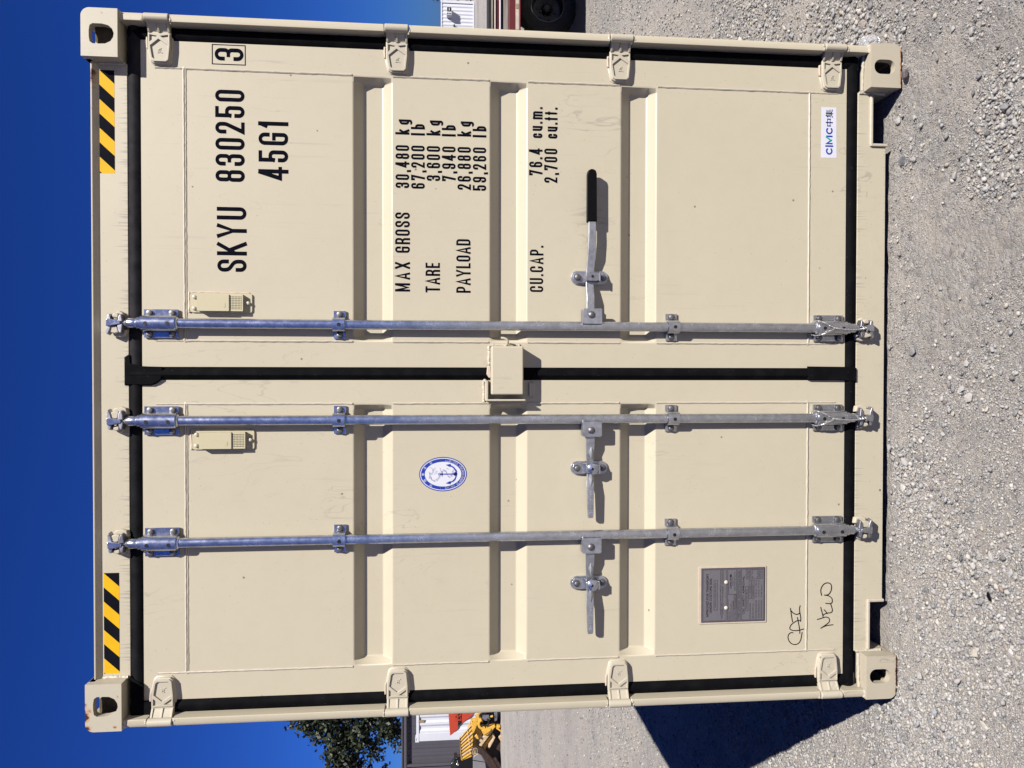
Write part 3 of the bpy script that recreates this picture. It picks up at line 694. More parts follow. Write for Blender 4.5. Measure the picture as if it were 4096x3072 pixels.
# --- rubber gaskets round each leaf (bulging profile, mitred strips)
def seal_strip(m, p0, p1, out_dir, w_, y0=0.060, y1=0.049, n0=None):
    """strip from p0 to p1 in the x-z plane, three facets"""
    p0 = Vector((p0[0], 0, p0[1])); p1 = Vector((p1[0], 0, p1[1])); o_ = Vector((out_dir[0], 0, out_dir[1])); prof = [(0.0, y0), (0.30 * w_, y1), (0.62 * w_, y1 - 0.0012), (w_, 0.058), (w_, 0.085), (0, 0.085)]; k = len(prof)
    vs = [p + o_ * d + Vector((0, y, 0)) for p in (p0, p1) for d, y in prof]
    m.add(vs, [(i, (i + 1) % k, k + (i + 1) % k, k + i) for i in range(k)] + [tuple(range(k)), tuple(range(k, 2 * k))])
for dr, xi, xo, sx in ((doorR, 0.019, 1.143, 1), (doorL, -0.027, -1.142, -1)):
    m = mb('rubber'); xe = sx * 1.1875; xm = -0.004
    m.mat('rubber_dusty' if sx > 0 else 'rubber_worn'); seal_strip(m, (xm, 2.7275), (xe, 2.7275), (0, 1), 0.0415); m.mat('rubber')
    seal_strip(m, (xm, 0.178), (xe, 0.178), (0, -1), 0.0425)
    seal_strip(m, (xo + sx * 0.0005, 0.14), (xo + sx * 0.0005, 2.767), (sx, 0), 0.0435)
    if sx > 0:
        seal_strip(m, (0.0185, 0.145), (0.0185, 2.766), (-1, 0), 0.0455, y1=0.0465)
        # flared flap at the head of the meeting seal
        m.prism([(0.070, 2.768), (-0.050, 2.790), (-0.052, 2.728), (-0.050, 2.66), (-0.036, 2.615), (-0.0265, 2.58), (0.0180, 2.58), (0.019, 2.70), (0.03, 2.725), (0.09, 2.733), (0.088, 2.772), (0.078, 2.788), (0.045, 2.788)][0:0] or
                [(-0.046, 2.7845), (-0.047, 2.695), (-0.040, 2.678), (-0.027, 2.660), (0.018, 2.655), (0.019, 2.705), (0.0205, 2.7285), (0.030, 2.766), (0.062, 2.769), (0.052, 2.7845)], 0.008, org=(0, 0.0462, 0), top=(0.95, 0.002, -0.002))
        m.prism([(0.024, 0.155), (0.0255, 0.33), (-0.0255, 0.33), (-0.0265, 0.178), (-0.029, 0.176), (-0.031, 0.134), (0.020, 0.134)], 0.010, org=(0, 0.0445, 0), top=(0.95, 0, 0.003))
    else:
        m.prism([(-1.142, 2.66), (-1.142, 2.726), (-1.085, 2.726), (-1.05, 2.768), (-1.1875, 2.768), (-1.1875, 2.64), (-1.147, 2.63)], 0.009, org=(0, 0.0455, 0))
    m.build('door_gasket', dr, bevel=0.0016, seg=2)

# --- hinges: leaf with raised border and chevron, neck, barrel
def hinge(z, sx, protos={}):
    if sx not in protos:
        q = lambda pl: [(sx * x, zz) for x, zz in pl]
        m = mb('tan_cast')
        # leaf body on the door, tapering inward
        leaf = [(1.168, 0.0385), (1.105, 0.0385), (1.066, 0.030), (1.060, 0.022), (1.060, -0.026), (1.068, -0.034), (1.115, -0.0385), (1.168, -0.0385)]
        m.prism(q(leaf), 0.016, org=(0, 0.0425, 0))
        # neck sloping out to the barrel
        prof = [(1.165, 0.0425), (1.190, 0.026), (1.200, 0.006), (1.208, 0.006), (1.206, 0.034), (1.180, 0.052), (1.165, 0.0585)]; k = len(prof)
        vs = [(sx * x, y, zz) for zz in (-0.0375, 0.0375) for x, y in prof]
        m.add(vs, [(i, (i + 1) % k, k + (i + 1) % k, k + i) for i in range(k)] + [tuple(range(k)), tuple(range(k, 2 * k))])
        m.cyl((sx * 1.2025, 0.019, -HH), (sx * 1.2025, 0.019, HH), 0.0145, n=20)
        lf = m.build('hinge', None, bevel=0.003, seg=2)
        m = mb('tan_cast')
        ring = [(1.158, 0.036), (1.108, 0.036), (1.069, 0.027), (1.064, 0.020), (1.064, -0.024), (1.071, -0.031), (1.117, -0.036), (1.158, -0.036)]
        hexa = [(1.140, 0.001), (1.117, 0.0285), (1.077, 0.022), (1.072, 0.016), (1.072, -0.020), (1.077, -0.025), (1.120, -0.029)]
        t1 = [(1.154, 0.030), (1.130, 0.030), (1.150, 0.006)]; t2 = [(1.154, -0.031), (1.132, -0.031), (1.150, -0.005)]
        m.prism(q(ring), 0.0055, org=(0, 0.0372, 0), holes=[q(hexa), q(t1), q(t2)])
        # two little ribs on the neck
        for zz in (-0.0365, -0.0035, 0.0295):
            vr = [(sx * x, y + d, zz + h_) for h_ in (0, 0.007) for d in (-0.0035, 0.004) for x, y in ((1.163, 0.0425), (1.1895, 0.0265))]
            m.add(vr, [(0, 1, 3, 2), (4, 5, 7, 6), (0, 1, 5, 4), (2, 3, 7, 6), (0, 2, 6, 4), (1, 3, 7, 5)])
        # small cast mark
        for pl in ([(1.095, -0.012), (1.099, -0.003), (1.096, 0.008), (1.093, 0.006), (1.095, -0.003), (1.092, -0.011)], [(1.102, -0.007), (1.110, 0.002), (1.106, 0.004), (1.099, -0.004)], [(1.110, -0.008), (1.112, -0.005), (1.101, 0.006), (1.099, 0.003)]):
            m.prism(q(pl), 0.003, org=(0, 0.0408, 0))
        rl = m.build('hinge_relief', None, bevel=0.0012, seg=2)
        m = mb('weld_paint'); m.tube([(sx * x, 0.0575, zz) for x, zz in leaf[0:1] + leaf[1:]], 0.0045, 6); wl = m.build('weld_bead', None, smooth=True)
        m = mb('sealant'); m.prism(q([(1.108, 0.040), (1.150, 0.041), (1.152, 0.046), (1.135, 0.0475), (1.112, 0.046)]), 0.010, org=(0, 0.048, 0)); sg = m.build('sealant', None, bevel=0.003)
        protos[sx] = (lf, rl, wl, sg)
    lf, rl, wl, sg = protos[sx]
    if not lf.get('used'):
        lf['used'] = 1; lf.location = (0, 0, z); adopt(lf, box); o = lf
        kids = (rl, wl) + ((sg,))
        for c2 in kids: c2.location = (0, 0, z); adopt(c2, o)
    else:
        o = inst(lf, 'hinge', (0, 0, z), box)
        for c2 in (rl, wl): inst(c2, c2.name.split('.')[0], (0, 0, z), o)
        if not (sx < 0 and z > 2): inst(sg, 'sealant', (0, 0, z), o)
    return o
for sx in (1, -1):
    for z in HZ: hinge(z, sx)
for k_ in list(bpy.data.objects):
    if 'used' in k_: del k_['used']

# --- lock rods
ZT, ZB = 2.780, 0.136
def bolt_proto():
    m = mb('bolt_steel'); m.lathe((0, 0, 0), (0, -1, 0), [(0, 0.0125), (0.002, 0.0125), (0.002, 0.0098), (0.0075, 0.0098), (0.009, 0.0075), (0.0092, 0.001)], 6 * 2); return m.build('bolt', None, smooth=True)
BOLT = bolt_proto(); first_bolt = [True]
def bolt(x, y, z, parent):
    if first_bolt[0]:
        first_bolt[0] = False; BOLT.location = (x, y, z); adopt(BOLT, parent); return BOLT
    return inst(BOLT, 'bolt', (x, y, z), parent, rot=(0, random.uniform(0, 1), 0))
def omega(m, x, z0, z1, R0, y0, flange, T=0.006, yc=0.031):
    """saddle clamp: flat flanges on the door, an arch over the rod"""
    pts = [(-flange, y0), (-R0 - 0.006, y0), (-R0 - 0.001, y0 - 0.010)] + [(R0 * math.cos(R(a_)), yc + R0 * math.sin(R(a_))) for a_ in range(180 + 0, 361, 15)] + [(R0 + 0.001, y0 - 0.010), (R0 + 0.006, y0), (flange, y0)]
    out2, in2 = [], []
    vp = [Vector(p) for p in pts]; L, Q = ribbon(vp, T, False, False); k = len(L)
    vs = [(x + p.x, p.y, z) for z in (z0, z1) for p in L] + [(x + p.x, p.y, z) for z in (z0, z1) for p in Q]
    fs = [(i, i + 1, k + i + 1, k + i) for i in range(k - 1)] + [(2 * k + i, 2 * k + i + 1, 3 * k + i + 1, 3 * k + i) for i in range(k - 1)]
    fs += [(i, i + 1, 2 * k + i + 1, 2 * k + i) for i in range(k - 1)] + [(k + i, k + i + 1, 3 * k + i + 1, 3 * k + i) for i in range(k - 1)] + [(0, k, 3 * k, 2 * k), (k - 1, 2 * k - 1, 4 * k - 1, 3 * k - 1)]
    m.add(vs, fs)
def cam(m, x, zt, up, fl):
    """forked cam head; up = +1 at the head, -1 at the foot; fl mirrors left-right"""
    def P(pl): return [(x + fl * px / 1000, zt + up * pz / 1000) for px, pz in pl]
    m.mat('galvanized')
    m.lathe((x, 0.031, zt - up * 0.048), (0, 0, up), [(0, 0.0165), (0.004, 0.0175), (0.026, 0.0175), (0.03, 0.0155), (0.045, 0.009), (0.052, 0.005)], 18)
    m.prism(P([(5, -2), (15, 44), (12, 50), (-14, 48), (-17, 42), (-7, -2)]), 0.030, org=(0, 0.012, 0), top=(0.86, 0, 0))
    m.mat('dark_steel')
    m.prism(P([(0, -7), (18, -6), (37, -3), (40, 5), (28, 12), (0, 16)]), 0.026, org=(0, 0.016, 0), top=(0.75, 0, 0))
    m.prism(P([(0, -7), (-16, -5), (-30, -3), (-33, 4), (-22, 10), (0, 14)]), 0.026, org=(0, 0.016, 0), top=(0.75, 0, 0))
    m.prism(P([(0, 30), (22, 33), (41, 41), (43, 48), (34, 51), (0, 47)]), 0.026, org=(0, 0.016, 0), top=(0.75, 0, 0))
    m.prism(P([(0, 30), (-20, 32), (-31, 34), (-33, 42), (-24, 47), (0, 46)]), 0.026, org=(0, 0.016, 0), top=(0.75, 0, 0))
def keeper(parent, x, zt, up, fl):
    def P(pl): return [(x + fl * px / 1000, zt + up * pz / 1000) for px, pz in pl]
    m = mb('tan_cast')
    m.prism(P([(8, 10), (34, 4), (38, 20), (28, 55), (14, 52), (9, 36)]), 0.040, org=(0, 0.020, 0), top=(0.86, -0.001, 0.002))
    m.prism(P([(-14, 8), (-32, 8), (-36, 22), (-30, 34), (-16, 34)]), 0.030, org=(0, 0.022, 0), top=(0.8, 0, 0))
    m.prism(P([(20, -16), (44, -10), (50, 8), (46, 34), (34, 38), (18, 30)]), 0.018, org=(0, 0.036, 0), top=(0.85, 0, 0))
    m.prism(P([(-20, -4), (-36, 0), (-44, 14), (-40, 28), (-22, 30)]), 0.014, org=(0, 0.040, 0), top=(0.8, 0, 0))
    return m.build('cam_keeper', parent, bevel=0.004, seg=2)
RODX = [0.168, -0.167, -0.588]
rods = []
for i, x in enumerate(RODX):
    m = mb('galvanized'); m.cyl((x, 0.031, ZB + 0.03), (x, 0.031, ZT - 0.03), 0.0172, n=28)
    rod = m.build('lock_rod', box, smooth=True); rods.append(rod)
    for zc, up in ((2.660, 1), (0.249, -1)):
        m = mb('galvanized'); omega(m, x, zc - 0.057, zc + 0.057, 0.0235, 0.0515, 0.049)
        m.prism([(x - 0.004, zc - 0.003), (x + 0.004, zc - 0.003), (x, zc + 0.004)], 0.006, org=(0, 0.046, 0)); 
        for q in (-1, 1): m.add([], [])
        m.lathe((x, 0.031, zc - up * 0.064), (0, 0, up), [(0, 0.0180), (0.003, 0.0222), (0.008, 0.0225), (0.120, 0.0215), (0.134, 0.0212), (0.137, 0.0185)], 24)
        bk = m.build('bearing_bracket', rod, smooth=True, angle=30)
        m = mb('machine_black')
        for q in (-0.036, 0.036): m.cyl((x - 0.002, 0.019, zc + q), (x - 0.002, 0.0038, zc + q), 0.0066, n=12)
        m.each('grease_hole', rod)
        for dx in (-0.0365, 0.0365):
            for dz in (-0.0375, 0.0375): bolt(x + dx, 0.0485, zc + dz, rod)
        m = MB(); cam(m, x, ZT if up > 0 else ZB, up, 1 if (i > 0) else -1); m.build('locking_cam', rod, bevel=0.0025, seg=2)
        keeper(header if up > 0 else sill, x, ZT if up > 0 else ZB, up, 1 if i > 0 else -1)
    for zc in (2.054, 0.854):
        m = mb('galvanized'); omega(m, x, zc - 0.021, zc + 0.021, 0.0222, 0.053, 0.049, 0.005); m.build('guide_bracket', rod, smooth=True, angle=30)
        m = mb('machine_black'); m.cyl((x - 0.001, 0.019, zc - 0.002), (x - 0.001, 0.0052, zc - 0.002), 0.0065, n=12); m.each('grease_hole', rod)
        for dx in (-0.037, 0.037): bolt(x + dx, 0.0505, zc, rod)

# --- handles
def handle(rod, x, s_, grip):
    zc = 1.158; m = mb('galvanized_dull')
    # hub: folded plate welded to the rod
    m.prism(rrect(min(x + s_ * 0.008, x + s_ * 0.063), max(x + s_ * 0.008, x + s_ * 0.063), zc - 0.036, zc + 0.034, 0.006), 0.006, org=(0, 0.008, 0))
    m.prism(rrect(min(x + s_ * 0.008, x + s_ * 0.063), max(x + s_ * 0.008, x + s_ * 0.063), zc - 0.036, zc + 0.034, 0.006), 0.006, org=(0, 0.037, 0))
    m.box(x + s_ * 0.010, x + s_ * 0.061, 0.010, 0.042, zc + 0.026, zc + 0.034)
    hub = m.build('handle_hub', rod, bevel=0.003, seg=2)
    m = mb('bolt_steel'); m.lathe((x + s_ * 0.040, 0.008, zc + 0.002), (0, -1, 0), [(0, 0.013), (0.002, 0.0125), (0.0055, 0.009), (0.007, 0.002)], 16); m.build('rivet', rod, smooth=True)
    def bar(m, path, w_):
        """flat bar: path of (dx, y, dz, half height)"""
        vs = []
        for dx, y, dz, hh in path:
            for yy in (y + 0.013 - w_, y + 0.013 + w_):
                for q in (-1, 1): vs.append((x + s_ * dx, yy, zc + dz + q * hh))
        n = len(path); fs = []
        for k in range(n - 1):
            b0, b1 = 4 * k, 4 * k + 4
            for p_, q_ in ((0, 1), (1, 3), (3, 2), (2, 0)): fs.append((b0 + p_, b0 + q_, b1 + q_, b1 + p_))
        fs += [(0, 1, 3, 2), (4 * n - 4, 4 * n - 3, 4 * n - 1, 4 * n - 2)]; m.add(vs, fs)
    m = mb('galvanized_dull')
    if grip:
        bar(m, [(0.050, 0.012, 0.004, 0.0145), (0.105, 0.014, 0.003, 0.0145), (0.150, 0.026, 0.004, 0.0145), (0.205, 0.026, 0.002, 0.0145), (0.265, 0.013, -0.001, 0.0145), (0.33, 0.010, -0.002, 0.014), (0.40, 0.010, -0.001, 0.013)], 0.005)
        m.build('handle', rod, bevel=0.002)
        m = mb('grip_black'); m.prism([(x + s_ * a_, zc + b_) for a_, b_ in ((0.372, 0.0185), (0.372, -0.0185), (0.548, -0.0175), (0.560, -0.014), (0.565, -0.004), (0.565, 0.004), (0.560, 0.014), (0.548, 0.0180))], 0.020, org=(0, 0.014, 0), top=(0.97, 0, 0)); m.build('handle_grip', rod, bevel=0.004, seg=3)
        cx = x + s_ * 0.178
    else:
        bar(m, [(0.050, 0.012, 0.003, 0.0155), (0.090, 0.012, 0.003, 0.0155), (0.135, 0.024, 0.002, 0.0135), (0.190, 0.024, 0.000, 0.0125), (0.235, 0.014, 0.003, 0.0135), (0.258, 0.010, 0.003, 0.0130), (0.350, 0.010, 0.002, 0.0105), (0.358, 0.010, 0.002, 0.008)], 0.005)
        for za, zb, y_ in ((0.092, 0.150, 0.020), (0.178, 0.255, 0.018)):     # pressed spine
            m.add([(x + s_ * za, y_ + 0.005, zc), (x + s_ * (za + zb) / 2, y_ + 0.008, zc + 0.009), (x + s_ * (za + zb) / 2, y_ - 0.003, zc), (x + s_ * (za + zb) / 2, y_ + 0.008, zc - 0.009), (x + s_ * zb, y_ + 0.003, zc)], [(0, 1, 2), (0, 2, 3), (4, 2, 1), (4, 3, 2)])
        for k in range(9):                                                  # cast lettering on the grip end, unreadable worn ridges
            a_ = 0.262 + k * 0.0095
            if k != 4: m.box(x + s_ * a_, x + s_ * (a_ + 0.004), 0.0165, 0.0185, zc - 0.006 + 0.002 * (k % 2), zc + 0.006 - 0.002 * ((k + 1) % 3))
        m.build('handle', rod, bevel=0.0018)
        cx = x + s_ * 0.180
    # catch plate with hasp
    m = mb('galvanized_dull'); m.prism(rrect(cx - 0.0245, cx + 0.0245, 1.160 - 0.068, 1.160 + 0.068, 0.0235, 6), 0.006, org=(0, 0.0505, 0)); m.build('catch_plate', rod, bevel=0.0015)
    m = mb('dark_steel' if grip else 'galvanized')
    m.prism(rrect(cx - 0.020, cx + 0.020, 1.166, 1.222, 0.018, 5), 0.006, org=(0, 0.042, 0)); m.prism(rrect(cx - 0.015, cx + 0.015, 1.130, 1.178, 0.010, 4), 0.005, org=(0, 0.016, 0))
    m.box(cx - 0.015, cx + 0.015, 0.018, 0.044, 1.172, 1.178); m.box(cx - 0.016, cx + 0.014, 0.014, 0.050, 1.126, 1.132)
    if not grip: m.lathe((cx, 0.016, 1.152), (0, -1, 0), [(0, 0.022), (0.005, 0.020), (0.010, 0.010), (0.011, 0.002)], 14)
    m.build('catch_hasp', rod, bevel=0.0018)
    m = mb('machine_black'); m.cyl((cx + 0.001, 0.014, 1.156), (cx + 0.001, 0.0044 if not grip else 0.0150, 1.156), 0.005, n=10); m.build('hasp_hole', rod)
    bolt(cx, 0.040, 1.206, rod); bolt(cx, 0.0485, 1.110, rod)
handle(rods[0], RODX[0], 1, True); handle(rods[1], RODX[1], -1, False); handle(rods[2], RODX[2], -1, False)

# --- lock box over the meeting seal
m = mb('tan_paint'); m.box(-0.0785, 0.094, -0.004, 0.055, 1.407, 1.5215)
lb = m.build('lock_box', doorR, bevel=0.006, seg=3)
m = mb('weld_paint'); m.tube(wob((0.098, 0.056, 1.414), (0.098, 0.056, 1.524), 26), 0.006, 8); m.tube(wob((0.098, 0.056, 1.526), (0.03, 0.056, 1.526), 18), 0.006, 8); m.each('weld_bead', doorR, smooth=True)
m = mb('sealant'); m.prism([(0.025, 1.522), (0.022, 1.533), (-0.006, 1.536), (-0.020, 1.526), (-0.018, 1.520)], 0.014, org=(0, 0.040, 0)); m.build('sealant', doorR, bevel=0.004)
m = mb('tan_cast'); m.tube([(0.124, 0.028, 1.485), (0.1235, 0.026, 1.475), (0.120, 0.025, 1.466), (0.113, 0.026, 1.4605), (0.105, 0.032, 1.461), (0.098, 0.044, 1.465), (0.094, 0.054, 1.470)], 0.0045, 8); m.build('lock_hook', doorR, smooth=True)
m = mb('tan_paint'); m.box(-0.1015, -0.0945, 0.006, 0.060, 1.398, 1.541); m.box(-0.1015, -0.028, 0.020, 0.060, 1.5305, 1.541); m.build('lock_bracket', doorL, bevel=0.003)
m = mb('weld_paint'); m.tube(wob((-0.105, 0.057, 1.545), (-0.030, 0.057, 1.5445), 18), 0.0055, 8); m.lathe((-0.030, 0.056, 1.541), (0, -1, 0), [(0, 0.008), (0.012, 0.007), (0.018, 0.002)], 10); m.each('weld_bead', doorL, smooth=True)
m = mb('tan_paint'); m.box(-0.086, -0.036, 0.046, 0.060, 1.3615, 1.381); m.build('lock_tab', doorL, bevel=0.002)

# --- vents
def vent(dr, x0, x1, z0, z1):
    m = mb('cream_plastic'); m.prism(rrect(x0, x1, z0, z1, 0.008, 4), 0.006, org=(0, 0.052, 0)); vt = m.build('vent', dr, bevel=0.0015)
    xa, xb, za, zb = x0 + 0.004, x1 - 0.006, z0 + 0.027, z1 - 0.029; zg = za + 0.046
    m = mb('cream_plastic'); m.box(xa, xb, 0.030, 0.053, zg, zb); m.prism(rrect(xa + 0.012, xb - 0.030, zg + 0.012, zg + 0.020, 0.003, 3), 0.001, org=(0, 0.0292, 0))
    # grille: lower step with real holes
    holes = []; sx_ = (xb - xa - 0.010) / 8; sz_ = (zg - za - 0.006) / 8
    for i in range(8):
        for j in range(8): holes.append([(xa + 0.005 + sx_ * (i + 0.5) + 0.0019 * math.cos(t), za + 0.003 + sz_ * (j + 0.5) + 0.0019 * math.sin(t)) for t in (0.3, 1.35, 2.4, 3.44, 4.5, 5.5)])
    m.prism([(xa, za), (xb, za), (xb, zg), (xa, zg)], 0.003, org=(0, 0.0345, 0), holes=holes); m.box(xa, xa + .003, 0.0375, 0.053, za, zg); m.box(xb - .003, xb, 0.0375, 0.053, za, zg); m.box(xa, xb, 0.0375, 0.053, za, za + .002)
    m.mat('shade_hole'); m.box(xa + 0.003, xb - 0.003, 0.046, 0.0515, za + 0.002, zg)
    m.build('vent_cover', dr)
    m = mb('rivet_paint')
    for (sx2, sz2) in ((x0 + 0.014, z1 - 0.014), (x1 - 0.014, z1 - 0.015), ((x0 + x1) / 2, z0 + 0.013)): m.lathe((sx2, 0.053, sz2), (0, -1, 0), [(0, 0.0068), (0.004, 0.0066), (0.009, 0.0055), (0.0105, 0.002)], 12)
    m.each('screw', dr, smooth=True)
    m = mb('sealant'); m.tube(wob((x1 + 0.002, 0.0575, z0 + 0.01), (x1 + 0.002, 0.0575, z1), 24), 0.004, 6); m.tube(wob((x0, 0.0575, z1 + 0.003), (x1 + 0.002, 0.0575, z1 + 0.003), 12), 0.0055, 6); m.each('sealant', dr, smooth=True)
vent(doorR, 0.208, 0.275, 2.355, 2.564); vent(doorL, -0.269, -0.202, 2.349, 2.559)

# --- lettering on the doors (one part per line)
LY = 0.0574
def letter(body, x0, x1, z0, H, dr=None, **kw):
    m = MB(); stroke_text(m, body, x0, x1, z0, H, LY, **kw); return m.build('lettering', dr or doorR, recalc=False)
letter('SKYU', 0.351, 0.576, 2.374, 0.101, t=.135); letter('830250', 0.664, 0.982, 2.379, 0.101, t=.135); letter('45G1', 0.673, 0.879, 2.231, 0.103, t=.135)
m = MB(); stroke_text(m, '3', 1.083, 1.126, 2.382, 0.099, LY, t=.135); line(m, [(1.070, 2.377), (1.137, 2.377), (1.137, 2.488), (1.070, 2.488)], 0.003, LY, True, 'lettering_black'); m.build('lettering', doorR, recalc=False)
letter('MAX', 0.289, 0.394, 1.8085, 0.053, t=.145); letter('GROSS', 0.427, 0.570, 1.8085, 0.053, t=.145); letter('TARE', 0.287, 0.393, 1.702, 0.052, t=.145); letter('PAYLOAD', 0.287, 0.479, 1.5925, 0.052, t=.145)
for i, (num, xl) in enumerate((('30,480', .657), ('67,200', .656), ('3,600', .685), ('7,940', .685), ('26,880', .656), ('59,260', .654))):
    zb = 1.8105 - 0.0549 * i; letter(num, xl, 0.8085, zb, 0.0495, t=.155)
    letter('kg' if i % 2 == 0 else 'lb', 0.8465, 0.900 if i % 2 == 0 else 0.885, zb, 0.0495, t=.165)
letter('CU.CAP.', 0.293, 0.460, 1.3285, 0.050, t=.145); letter('76.4', 0.714, 0.811, 1.3325, 0.0495, t=.155); letter('cu.m.', 0.849, 0.960, 1.3325, 0.0495, t=.155)
letter('2,700', 0.689, 0.812, 1.2775, 0.0495, t=.155); letter('cu.ft.', 0.849, 0.960, 1.2775, 0.0495, t=.155)

# --- maker's sticker
m = mb('sticker_white'); m.flat([(0.8095, 0.217), (0.998, 0.219), (0.9985, 0.2775), (0.8085, 0.2785)], LY + 0.0001)
y = LY - 0.0003; zb = 0.2335; Hh = 0.0255
line(m, [(0.8345 + 0.0108 * math.cos(R(t)), zb + Hh / 2 + 0.0102 * math.sin(R(t))) for t in range(48, 313, 12)], 0.0056, y, mat='sticker_blue'); line(m, [(0.853, zb), (0.853, zb + Hh)], 0.0058, y, mat='sticker_blue')
line(m, [(0.8625, zb + 0.003), (0.8625, zb + Hh - 0.003), (0.8745, zb + 0.005)], 0.0058, y, mat='sticker_blue'); line(m, [(0.8755, zb + 0.008), (0.8865, zb + Hh - 0.0015)], 0.0058, y - 0.0001, mat='sticker_teal'); line(m, [(0.8895, zb + 0.003), (0.8895, zb + Hh - 0.003)], 0.0058, y, mat='sticker_blue')
line(m, [(0.9105 + 0.0108 * math.cos(R(t)), zb + Hh / 2 + 0.0102 * math.sin(R(t))) for t in range(48, 313, 12)], 0.0056, y, mat='sticker_blue')
font_text(m, '中', 'sticker_blue', 0.927, 0.955, zb - 0.001, 0.028, y, bold=0.0007); font_text(m, '集', 'sticker_blue', 0.959, 0.990, zb - 0.001, 0.029, y, bold=0.0006)
m.build('sticker', doorR, recalc=False)

# --- classification emblem
m = mb('sticker_blue'); cx, cz, rx, rz = -0.365, 1.691, 0.062, 0.0855; y = LY + 0.0001
m.flat(ellipse(cx, cz, rx, rz), y); m.mat('sticker_white'); m.add([(a_, y - .0002, b_) for a_, b_ in ellipse(cx, cz, rx - .0035, rz - .0035)], [tuple(range(40))])
m.mat('sticker_blue'); m.add([(a_, y - .0004, b_) for a_, b_ in ellipse(cx, cz, rx - .0062, rz - .0062)], [tuple(range(40))])
m.mat('sticker_white'); m.add([(a_, y - .0006, b_) for a_, b_ in ellipse(cx, cz, rx - .0175, rz - .0200)], [tuple(range(40))]); y2 = y - .0007
mx, mz = rx - .0118, rz - .0130
def on_ring(txt, a0, a1, outward, Hs, mat='sticker_white', wd=None):
    for i, ch in enumerate(txt):
        if ch == ' ': continue
        t = R(a0 + (a1 - a0) * i / (len(txt) - 1)); X, Z = cx + mx * math.cos(t), cz + mz * math.sin(t); nrm = Vector((math.cos(t) / mx, math.sin(t) / mz)).normalized()
        rot = math.atan2(nrm.y, nrm.x) + (-math.pi / 2 if outward else math.pi / 2); wdt = wd or (Hs * (0.35 if ch == 'I' else 0.78))
        font_text(m, ch, mat, X - wdt / 2, X + wdt / 2, Z - Hs / 2, Hs, y2, rot=rot, bold=0.00035)
on_ring('CHINA CLASSIFICATION SOCIETY', 188, 352, False, 0.0078)
on_ring('中国船级社', 143, 37, True, 0.0092, wd=0.0088)
for t in (172, 8): on_ring('★★', t, t + 0.1, True, 0.006, wd=0.006)
m.mat('sticker_blue')
line(m, [(cx, cz + 0.010), (cx, cz - 0.045)], 0.0042, y2); line(m, ellipse(cx, cz + 0.0135, 0.0034, 0.0034, 12), 0.0022, y2, True); m.add([(cx - 0.011, y2, cz + 0.003), (cx, y2, cz + 0.0005), (cx + 0.011, y2, cz + 0.003), (cx, y2, cz + 0.0065)], [(0, 1, 2, 3)])
arc = [(cx + 0.031 * math.sin(R(t)), cz - 0.018 - 0.030 * math.cos(R(t))) for t in range(-74, 75, 12)]; line(m, arc, 0.0048, y2)
for q in (-1, 1): m.add([(cx + q * 0.0245, y2, cz - 0.026), (cx + q * 0.037, y2, cz - 0.028), (cx + q * 0.0335, y2, cz - 0.009)], [(0, 1, 2)])
m.add([(cx - 0.008, y2, cz - 0.043), (cx, y2, cz - 0.053), (cx + 0.008, y2, cz - 0.043), (cx, y2, cz - 0.034)], [(0, 1, 2, 3)])
dr_ = [(0.020, 0.026), (0.013, 0.034), (0.004, 0.036), (-0.002, 0.040), (0.004, 0.048), (-0.006, 0.045), (-0.016, 0.048), (-0.012, 0.041), (-0.022, 0.040), (-0.026, 0.030), (-0.022, 0.020), (-0.012, 0.012), (-0.004, 0.008), (0.006, 0.004), (0.012, -0.004), (0.008, -0.012), (-0.004, -0.016), (-0.012, -0.022), (-0.008, -0.032), (0.006, -0.036), (0.016, -0.042), (0.010, -0.050), (-0.010, -0.048), (-0.022, -0.044), (-0.030, -0.036)]
for off in (0, 0.0036): line(m, [(cx + a_ + off, cz + b_ + off * 0.6) for a_, b_ in dr_], 0.0010, y2 + 0.00005, mat='sticker_line')
for a_, b_ in dr_[9:22]: line(m, [(cx + a_ - 0.002, cz + b_ - 0.001), (cx + a_ + 0.006, cz + b_ + 0.003)], 0.0008, y2 + 0.00004, mat='sticker_line')
for pl in ([(0.012, 0.034), (0.022, 0.040), (0.024, 0.048)], [(0.012, 0.010), (0.018, 0.008), (0.022, 0.012)], [(0.016, -0.020), (0.021, -0.016), (0.019, -0.012)], [(-0.002, 0.030), (0.008, 0.028), (0.012, 0.022)], [(0.002, 0.024), (0.010, 0.020)]):
    line(m, [(cx + a_, cz + b_) for a_, b_ in pl], 0.0011, y2 + 0.00006, mat='sticker_line')
m.build('sticker', doorL, recalc=False)

# --- approval data plate
X0, X1, Z0, Z1 = -0.930, -0.727, 0.488, 0.735
m = mb('sealant'); m.prism(rrect(X0 - 0.006, X1 + 0.005, Z0 - 0.005, Z1 + 0.009, 0.004, 3), 0.004, org=(0, 0.0545, 0)); m.build('plate_seal', doorL, bevel=0.0018)
m = mb('plate_grey'); m.prism(rrect(X0, X1, Z0, Z1, 0.002, 3), 0.002, org=(0, 0.0535, 0)); y = 0.0531; W_ = X1 - X0; Hp = Z1 - Z0
def pu(u, v): return (X0 + u * W_, Z0 + v * Hp)
def bx(u0, u1, v0, v1, t=0.0011): line(m, [pu(u0, v0), pu(u1, v0), pu(u1, v1), pu(u0, v1)], t, y, True, 'plate_ink')
def tx(s, u0, u1, v0, h, mat='plate_ink', b=0.0): 
    a_ = pu(u0, v0); b_ = pu(u1, v0); font_text(m, s, mat, a_[0], b_[0], a_[1], h * Hp, y, bold=b)
bx(.012, .988, .012, .988, .0016); bx(.03, .97, .612, .972); bx(.03, .97, .452, .590); bx(.03, .97, .390, .434); bx(.03, .97, .020, .372)
